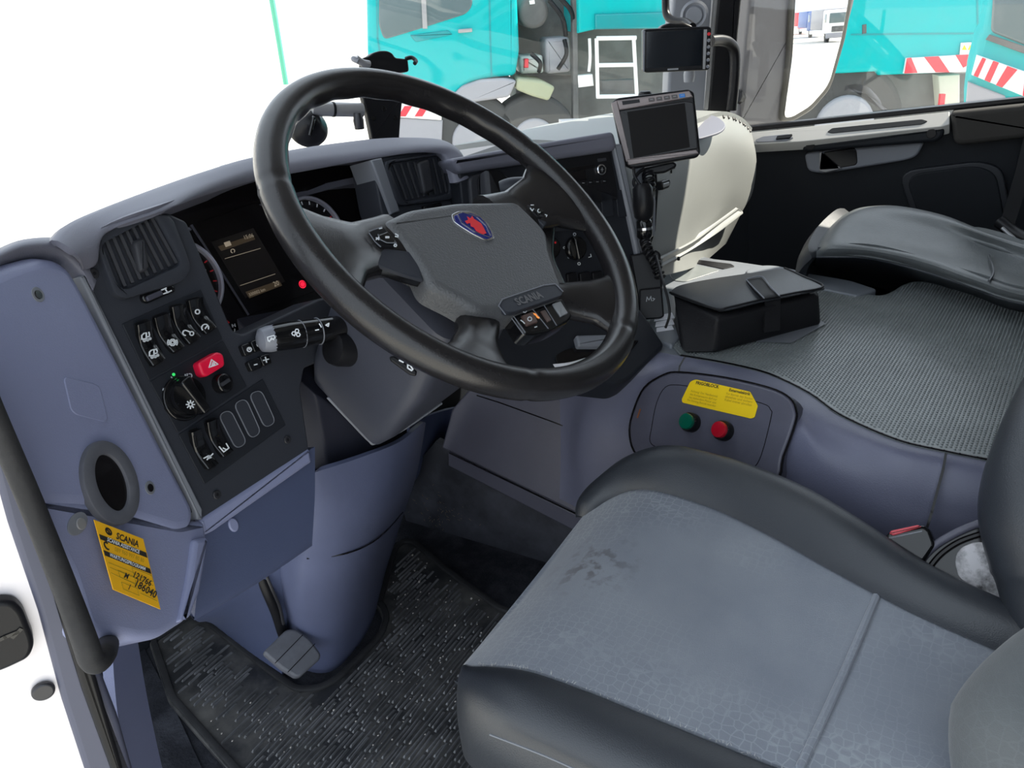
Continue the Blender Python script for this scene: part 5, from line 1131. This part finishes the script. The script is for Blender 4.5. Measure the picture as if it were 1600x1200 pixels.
strokes('lettering', MM, [[(1044, 108.5), (1059, 107.7)]], .0034, WHTD, mon, .0012)
arm = thing('tube_bracket', 'curved black tube arm holding the camera monitor at the right pillar', 'bracket', G(1100, 40, X=1.9))
tube('arm_tube', [G(1040, -30, X=1.95), G(1040, 8, X=1.94), G(1042, 24, X=1.93), G(1052, 32, X=1.92), G(1072, 35, X=1.90), G(1082, 42, X=1.86)], .009, BLK, arm, 12)
slab('bracket_head', PL(G(1056, 40, X=1.80), MN), [(1030, 47), (1034, 40), (1044, 36), (1070, 35), (1082, 40), (1084, 46)], .04, BLK, arm, -.006, .006, r=.006)
tube('pillar_handle', [G(1110, 64, X=1.98), G(1126, 63, X=2.02), G(1140, 68, X=2.05), G(1148, 82, X=2.07), G(1148, 120, X=2.07), G(1143, 172, X=2.07)], .0135, BLK, arm, 14)
ms = revolve('pillar_knob', G(1085, 24, X=2.02), nz(EYE - G(1085, 24, X=2.02)), [(.034, -.02), (.034, 0), (.028, .004), (.022, .0), (.018, .004)], GREYP, arm)
revolve('arm_clamp', G(1077, 117, X=1.95), (0, 0, 1), [(.012, -.016), (.014, 0), (.012, .014)], GREYP, arm)

# ============================================================ PHONE HOLDER
ph = thing('phone_holder', 'black phone cradle on a tapered upright behind the instrument hood', 'holder', G(606, 225, Y=.90))
PH = PL(G(606, 180, Y=.90), (-.35, -.9, .15))
bp_ = slab('back_plate', PH, [(566, 148), (630, 150), (627, 175), (624, 218), (582, 218), (574, 178)], .012, BLK, ph, 0, .002, r=.002)
for u, v in ((600, 170), (584, 185), (618, 184)): disc('plate_screw', PH, u, v, .0042, .001, GLOSS, bp_, .0008, .0004, n=16)
slab('foot', PH, [(578, 217), (632, 215), (633, 222), (580, 226)], .03, BLK, ph, .006, .002, r=.003)
slab('cradle', PH, [(567, 90), (576, 88), (584, 82), (594, 79), (606, 79), (614, 83), (618, 90), (638, 92), (640, 112), (600, 116), (568, 110)], .016, BLK, ph, .008, .003, r=.005)
lab(tube('cradle_arm', [PH.px(560, 96, .02), PH.px(552, 92, .012), PH.px(560, 94, -.01), PH.px(576, 104, -.01)], .0045, GREYP, ph, 10), 'pale side arm'); tube('cradle_arm', [PH.px(634, 92, .01), PH.px(643, 90, .012), PH.px(650, 95, .02), PH.px(648, 99, .026)], .0035, BLK, ph, 8)
tube('cradle_arm', [PH.px(556, 91, .014), PH.px(566, 98, .014), PH.px(576, 100, .01)], .006, SILV, ph, 10)
sc_ = thing('suction_mount', 'black suction cup mount with silver arm stuck to the windscreen', 'suction mount', G(482, 195, Y=.98))
ca, cb_ = G(486, 170, Y=.96), G(566, 172, Y=.92)
lab(tube('mount_arm', [ca, (ca + cb_) / 2, cb_], .0115, SILV, sc_, 16), 'silver tube arm'); revolve('arm_joint', ca + (cb_ - ca) * .42, nz(cb_ - ca), [(.0122, -.002), (.0122, .002)], BLK, sc_)
revolve('thumb_screw', G(560, 188, Y=.91), (0, 0, 1), [(.008, -.014), (.009, 0), (.006, .012)], STEEL, sc_)
sax = nz(np.array([-.35, -.75, .5])); scc = G(482, 196, Y=.97)
revolve('suction_cup', scc, sax, [(.033, -.012), (.034, -.006), (.030, .002), (.020, .012), (.016, .020), (.006, .026)], BLK, sc_, 32)
tube('release_lever', [scc + sax * .02, G(490, 185, Y=.945), G(484, 212, Y=.945)], .003, GLOSS, sc_, 8)

# ============================================================ DRIVER'S DOOR OPENING
gh = thing('grab_handle', 'long black grab handle tube beside the open driver door', 'grab handle', G(100, 900, T=.50))
hp_ = [G(-72, 480, T=.38), G(-22, 620, T=.40), G(46, 780, T=.43), G(105, 928, T=.455), G(132, 1000, T=.465), G(142, 1028, T=.470), G(152, 1034, T=.475), G(163, 1022, T=.49), G(168, 1008, T=.53)]
tube('handle_tube', hp_, [.0068, .0072, .0076, .0082, .0086, .0088, .0088, .0088, .0088], RUB, gh, 20, 8)
revolve('handle_foot', G(160, 1008, T=.555), nz(G(160, 1008, T=.50) - G(160, 1008, T=.60)), [(.012, -.02), (.013, -.004), (.010, .002)], BLK, gh)
PJ = PL(G(40, 960, T=.49), (-.45, -.89, 0))
struct(slab('trim_8', PJ, [(-120, 560), (-36, 560), (8, 700), (66, 860), (112, 980), (150, 1100), (190, 1240), (-160, 1300)], .03, BODYW, None, -.010, .006))
struct(slab('trim_9', PJ, [(-48, 600), (-22, 590), (44, 745), (100, 900), (136, 1000), (186, 1130), (222, 1260), (150, 1260), (96, 1095), (60, 960), (12, 820)], .012, mat('door_seal', (.07, .075, .115), .5), None, -.004, .005, r=.004))
struct(slab('trim_10', PJ, [(40, 780), (60, 790), (110, 930), (150, 1060), (200, 1230), (186, 1240), (128, 1080), (88, 950)], .010, BLK, None, .002, .003, r=.002))
latch = thing('door_latch_cover', 'black rounded latch cover on the white door frame, lower left', 'latch', G(20, 1000, T=.47))
lc = slab('cover', PJ, [(-30, 945), (5, 940), (22, 942), (36, 955), (52, 996), (54, 1012), (46, 1030), (0, 1052), (-40, 1060)], .010, BLK, latch, .002, .004, r=.008)
strokes('latch_slot', PJ, [[(-8, 1004), (8, 996), (28, 988)], [(20, 996), (32, 984)]], .003, GLOSS, lc, .003)
bt_ = tag(disc('door_bolt', PJ, 68, 1083, .0085, .004, STEEL, None, -.004, .002), 'dark round bolt low on the white door frame', 'bolt')
struct(loft('trim_11', [[G(175, 1010, Y=.66), G(215, 1000, Y=.70)], [G(182, 1100, Y=.62), G(232, 1100, Y=.66)], [G(200, 1230, Y=.58), G(260, 1230, Y=.62)]], BLUE, None, 8, 10, th=.01))
# step plate left of the mat
tp_ = slab('step_plate', PL((0, 0, .002), (0, 0, 1), (1, 0, 0)), [(196, 1015), (224, 1008), (268, 1095), (330, 1230), (200, 1240)], .004, FLR, None, .002, .001); tag(tp_, 'dirty dark tread plate left of the rubber mat', 'tread plate')

# ============================================================ OUTSIDE: YARD, TRUCKS
GZ = -1.45
hd = nz([M[0, 2], M[1, 2], 0]); hr = np.array([hd[1], -hd[0], 0]); UPV = np.array([0, 0, 1.])
gd = struct(box('floor_1', (-70, -180, GZ - .1), (90, 90, GZ), CONC))
wl_ = struct(box('wall_1', (-30, 30, GZ), (14, 31, 9), BLDG))
gpst = tag(tube('fence_post', [G(447, 132, Y=11), G(436, 65, Y=11), G(420, -30, Y=11)], .05, GRPOST, None, 10, smooth=False), 'thin green post standing in the bright yard', 'post')
QF = EYE + hd * 9.2
PO = PL(QF, -hd + hr * .10, hr)                        # side of the truck seen through the windscreen
t1 = thing('recovery_truck', 'turquoise truck with ladder and open chassis seen through the windscreen', 'truck', QF + UPV * (GZ - EYE[2]))
cabp = [(572, -60), (806, -60), (812, 80), (806, 118), (770, 122), (735, 130), (715, 148), (695, 180), (600, 178), (578, 150), (574, 90)]
cb = lab(slab('cab', PO, cabp, 2.2, TEAL, t1, 0, .06, r=.05), 'turquoise truck cab')
slab('side_window', PO, [(592, -40), (738, -40), (738, 10), (728, 22), (640, 50), (600, 62), (592, 40)], .03, DGL, cb, .012, .01, r=.05)
strokes('window_pillar', PO, [[(660, -40), (664, 42)]], .05, SILV, cb, .03)
strokes('door_joint', PO, [[(764, -50), (766, 60), (768, 118)]], .02, TEALD, cb, .004); strokes('door_joint', PO, [[(588, -50), (590, 60), (600, 120)]], .02, TEALD, cb, .004)
slab('door_handle', PO, [(716, 46), (738, 44), (738, 50), (716, 52)], .05, SILV, cb, .05, .01, r=.01)
slab('cab_step_recess', PO, [(640, 55), (700, 47), (708, 54), (650, 66)], .02, TEALD, cb, .01, .01, r=.02)
slab('bumper_stripe', PO, [(600, 160), (632, 160), (690, 178), (690, 188), (600, 182)], .1, WHP, t1, .02, .01); 
for i in range(2): slab('red_stripe', PO, [(632 + i * 26, 166), (644 + i * 26, 166), (634 + i * 26, 182), (622 + i * 26, 182)], .02, REDP, t1, .035, .004)
slab('cab_skirt', PO, [(590, 182), (692, 188), (690, 232), (600, 236)], .2, GREYB, t1, 0, .02)
fd = [(704, 152), (722, 134), (752, 124), (790, 122), (808, 126), (796, 152), (740, 160), (712, 166)]
slab('fender', PO, fd, .6, GREYB, t1, .03, .03, r=.04)
lab(slab('fender', PO, [(808, 122), (848, 126), (868, 136), (858, 158), (830, 150), (806, 140)], .6, mat('fender_olive', (.34, .36, .24), .6), t1, .02, .03, r=.04), 'olive rear fender')
def wheel_at(pl, parent, u, v, R, nm='wheel'):
    c = pl.l(u, v); w_ = slab(nm, pl, ell(c[0], c[1], R, n=40), .35, TYRE, parent, -.05, .05, loc2d=True)
    slab('hub', pl, ell(c[0], c[1], R * .5, n=28), .1, GREYB, w_, -.02, .03, loc2d=True); return w_
wheel_at(PO, t1, 742, 222, .52); wheel_at(PO, t1, 836, 222, .52)
PO2 = PO.up(-.9)
slab('chassis', PO2, [(806, 40), (1180, 30), (1180, 190), (806, 200)], .6, UNDER, t1, 0, .02)
slab('cab_back', PO2, [(806, -60), (900, -60), (902, 118), (806, 118)], 1.2, UNDER, t1, .1, .02)
# machinery between cab and body
PO3 = PO.up(-.25)
c_ = PO3.l(832, 18); dr_ = lab(slab('air_filter', PO3, ell(c_[0], c_[1], .17, n=32), .6, UNDER, t1, .1, .04, loc2d=True), 'dark round air filter')
slab('filter_tag', PO3, [(827, 1), (835, 0), (836, 6), (828, 7)], .02, WHP, dr_, .115, .002)
slab('tank', PO3, [(852, 60), (890, 58), (892, 112), (854, 116)], .4, GREYB, t1, .05, .04, r=.04)
slab('tank', PO3, [(812, 88), (848, 86), (850, 114), (814, 116)], .4, mat('tank_pale', (.5, .55, .52), .5), t1, .02, .04, r=.03)
slab('red_valve', PO3, [(820, 92), (826, 92), (826, 106), (819, 106)], .1, REDP, t1, .1, .01)
for i, (p0, p1) in enumerate((((858, 0), (884, 56)), ((868, -10), (898, 40)), ((830, 84), (842, 112)), ((882, 62), (872, 108)))): tube('hose', [PO3.px(*p0, .15), PO3.px((p0[0] + p1[0]) / 2 + 8, (p0[1] + p1[1]) / 2, .2), PO3.px(*p1, .15)], .025, BLK, t1, 8)
slab('post', PO3, [(894, -60), (902, -60), (904, 192), (896, 192)], .12, UNDER, t1, .2, .01)
lab(slab('tool_bracket', PO3, [(902, 118), (926, 116), (928, 134), (904, 137)], .1, WHP, t1, .2, .01), 'white bracket')
tube('lever', [PO3.px(921, 60, .2), PO3.px(922, 90, .2), PO3.px(920, 112, .2)], .018, WHP, t1, 8)
slab('body_box', PO, [(902, -80), (1185, -80), (1185, 42), (930, 46), (904, 52)], 2.2, TEAL, t1, .05, .03)
slab('body_sill', PO, [(930, 22), (1185, 14), (1185, 42), (930, 46)], .1, TEALD, t1, .09, .02)
# ladder
lad = lab(tube('ladder_rail', [PO.px(932, 60, .15), PO.px(934, 152, .15)], .022, WHP, t1, 8), 'white ladder rail'); lab(tube('ladder_rail', [PO.px(990, 58, .15), PO.px(995, 150, .15)], .022, WHP, t1, 8), 'white ladder rail')
for y_ in (60, 102, 151): lab(tube('ladder_rung', [PO.px(932, y_, .15), PO.px(994, y_ - 1, .15)], .022, WHP, t1, 8), 'white ladder rung')
slab('step_plate', PO, [(940, 126), (990, 124), (990, 142), (942, 144)], .1, UNDER, t1, .02, .01)
lab(slab('pale_beam', PO, [(878, 190), (1010, 186), (1010, 206), (878, 210)], .2, BODYW, t1, .5, .02), 'bright white beam low beside the wheel')
# turquoise truck through the side window (nearer)
Q2 = EYE + hd * 6.2
P2_ = PL(Q2, -hd - hr * .05, hr)
t2 = thing('crane_truck', 'turquoise truck body with red and white warning board, beyond the door window', 'truck', Q2 + UPV * (GZ - EYE[2]) + hr * 2.5)
slab('body_side', P2_, [(1100, -120), (1560, -120), (1556, 10), (1544, 60), (1520, 112), (1375, 118), (1370, 112), (1318, 115), (1118, 116)], .9, TEAL, t2, 0, .03)
slab('lower_band', P2_, [(1118, 104), (1196, 102), (1196, 132), (1118, 134)], .5, TEALD, t2, -.05, .01)
strokes('panel_joint', P2_, [[(1330, 54), (1542, 52)], [(1526, -60), (1528, 50)]], .012, TEALD, t2, .003)
slab('door_lock', P2_, [(1348, 39), (1354, 38), (1354, 52), (1348, 53)], .02, UNDER, t2, .01, .003)
wb = slab('warning_board', P2_, [(1417, 91), (1516, 85), (1512, 112), (1413, 115)], .03, WHP, t2, .025, .004)
for a, b, c2, d_ in (((1417, 91), (1424, 90), (1434, 114), (1413, 115)), ((1444, 89), (1467, 88), (1484, 113), (1462, 113)), ((1493, 86), (1516, 85), (1513, 102), (1505, 106))):
    slab('red_stripe', P2_, [a, b, c2, d_], .002, REDP, wb, .0275, .0004)
lab(slab('notice_plate', P2_, [(1502, 67), (1523, 66), (1521, 86), (1500, 87)], .01, WHP, t2, .02, .002), 'white notice plate with small yellow triangles')
for u in (1507, 1516): slab('warning_triangle', P2_, [(u - 4, 78), (u, 70), (u + 4, 78)], .002, YEL, t2, .022, .0003)
slab('chassis', P2_, [(1118, 116), (1530, 112), (1530, 210), (1118, 230)], .4, UNDER, t2, -.25, .02)
lab(slab('fender', P2_, [(1316, 128), (1340, 124), (1362, 130), (1380, 150), (1392, 178), (1374, 178), (1350, 152), (1312, 148)], .4, GREYB, t2, -.05, .03, r=.03), 'grey rear fender')
wheel_at(P2_, t2, 1322, 198, .45)
slab('red_marker', P2_, [(1470, 147), (1478, 147), (1476, 166), (1468, 166)], .03, REDP, t2, .0, .004)
slab('pale_bracket', P2_, [(1466, 118), (1500, 116), (1500, 165), (1470, 168)], .1, mat('bracket_pale', (.5, .5, .42), .6), t2, -.1, .01)
# third cab at the right edge
Q3 = EYE + hd * 5.0
P3_ = PL(Q3, -hd - hr * .55, hr)
t3 = thing('turquoise_cab', 'turquoise truck cab with striped corner board at the right edge of the door window', 'truck', Q3 + UPV * (GZ - EYE[2]) + hr * 3)
slab('cab_front', P3_, [(1526, 62), (1534, 50), (1562, -100), (1760, -100), (1760, 260), (1620, 260), (1580, 172), (1506, 168), (1512, 120)], .8, TEAL, t3, 0, .04)
slab('windscreen', P3_, [(1548, 50), (1556, -80), (1740, -80), (1740, 90), (1610, 74)], .02, DGL, t3, .01, .01, r=.02)
slab('lower_grille', P3_, [(1546, 54), (1612, 76), (1700, 96), (1700, 106), (1600, 84), (1540, 62)], .02, UNDER, t3, .012, .004)
wb3 = slab('warning_board', P3_, [(1526, 86), (1612, 116), (1608, 154), (1518, 117)], .03, WHP, t3, .03, .004)
for a, b, c2, d_ in (((1535, 90), (1541, 92), (1528, 121), (1521, 118)), ((1552, 95), (1561, 98), (1547, 129), (1538, 125)), ((1574, 103), (1590, 109), (1566, 137), (1556, 133)), ((1602, 113), (1612, 116), (1608, 154), (1598, 150))): slab('red_stripe', P3_, [a, b, c2, d_], .002, REDP, wb3, .0325, .0004)
slab('grey_bumper', P3_, [(1512, 128), (1570, 150), (1580, 172), (1508, 172)], .2, GREYB, t3, .02, .01)
# door mirror
mr_ = thing('door_mirror', 'tall black door mirror housing outside the passenger window', 'mirror', G(1260, 90, X=2.62))
PMI = PL(G(1270, 90, X=2.62), nz(np.array([.19, -.98, -.045])) - nz(ray(1275, 90)))
slab('housing', PMI, [(1184, -120), (1345, -140), (1338, 0), (1304, 128), (1296, 142), (1270, 170), (1242, 188), (1215, 200), (1150, 200), (1158, 160)], .09, mat('mirror_housing', (.14, .135, .14), .5), mr_, -.01, .015, r=.015)
slab('mirror_frame', PMI, [(1242, -120), (1340, -140), (1333, 0), (1322, 60), (1303, 126), (1296, 142), (1270, 172), (1240, 190), (1220, 190), (1232, 90)], .02, mat('mirror_rim', (.10, .09, .07), .4), mr_, .002, .006, r=.02)
slab('mirror_glass', PMI, [(1249, -110), (1331, -130), (1326, 0), (1315, 60), (1297, 126), (1289, 140), (1266, 166), (1238, 183), (1225, 184), (1238, 90)], .004, MIR, mr_, .0055, .001, r=.02)
tube('mirror_arm', [G(1150, 150, X=2.40), G(1170, 160, X=2.5), G(1200, 190, X=2.6)], .02, BLK, mr_, 10)
# row of parked trucks behind, seen only in that mirror

def lorry(x, y, m_, label, w=2.3, hh=2.6):
    t = thing('lorry', label, 'truck', (x, y, GZ), 'parked lorries reflected in the door mirror')
    box('cab', (x - w / 2, y - 2.0, GZ + .7), (x + w / 2, y, GZ + hh), m_, t, .12)
    box('windscreen', (x - w / 2 + .15, y - .05, GZ + 1.55), (x + w / 2 - .15, y + .03, GZ + hh - .25), DGL, t, .03)
    box('side_window', (x - w / 2 - .02, y - 1.3, GZ + 1.6), (x - w / 2 + .05, y - .4, GZ + hh - .3), DGL, t, .02)
    box('bumper', (x - w / 2, y - .3, GZ + .35), (x + w / 2, y + .08, GZ + .75), WHP if m_ is not WHP else GREYB, t, .05)
    box('grille', (x - w / 2 + .4, y, GZ + .85), (x + w / 2 - .4, y + .05, GZ + 1.3), UNDER, t, .02)
    for sx in (-1, 1):
        revolve('wheel', (x + sx * (w / 2 - .3), y - 1.2, GZ + .5), (sx, 0, 0), [(.3, -.2), (.5, -.16), (.5, .14), (.3, .18)], TYRE, t, 20)
    box('load_box', (x - w / 2, y - 7.5, GZ + 1.0), (x + w / 2, y - 2.2, GZ + hh + .1), GREYB if m_ is WHP else m_, t, .05)
for (x_, y_, m_, l_) in ((18.9, -74, WHP, 'white lorry nearest in the row reflected in the door mirror'), (21.2, -94, BLUEP, 'blue lorry behind the white one in the door mirror'), (23.6, -114, REDP, 'red lorry farthest in the row reflected in the door mirror')):
    lorry(x_, y_, m_, l_)

L = []
for i in range(60):
    u = rng.gauss(690, 22); v = 800 + rng.gauss(0, 14) + (u - 690) * .3; p = PXL.px(u, v, .002 + rng.random() * .004); a = rng.random() * 6.28; l_ = rng.uniform(.002, .010)
    q = PXL.ex * math.cos(a) * l_ + PXL.ey * math.sin(a) * l_; w_ = PXL.n * .002; w2 = np.array([0, 0, .0012])
    L.append(([p, p + q, p + q * .6 + w_ + w2, p - w2], [(0, 1, 2), (0, 2, 3)]))
db = bake('debris', *join_vf(L), mat('dry_leaf', (.22, .17, .11), .9), None, smooth=False); db['kind'] = 'stuff'; tag(db, 'dry leaf scraps stuck to the dark tunnel base beside the pedals', 'debris')
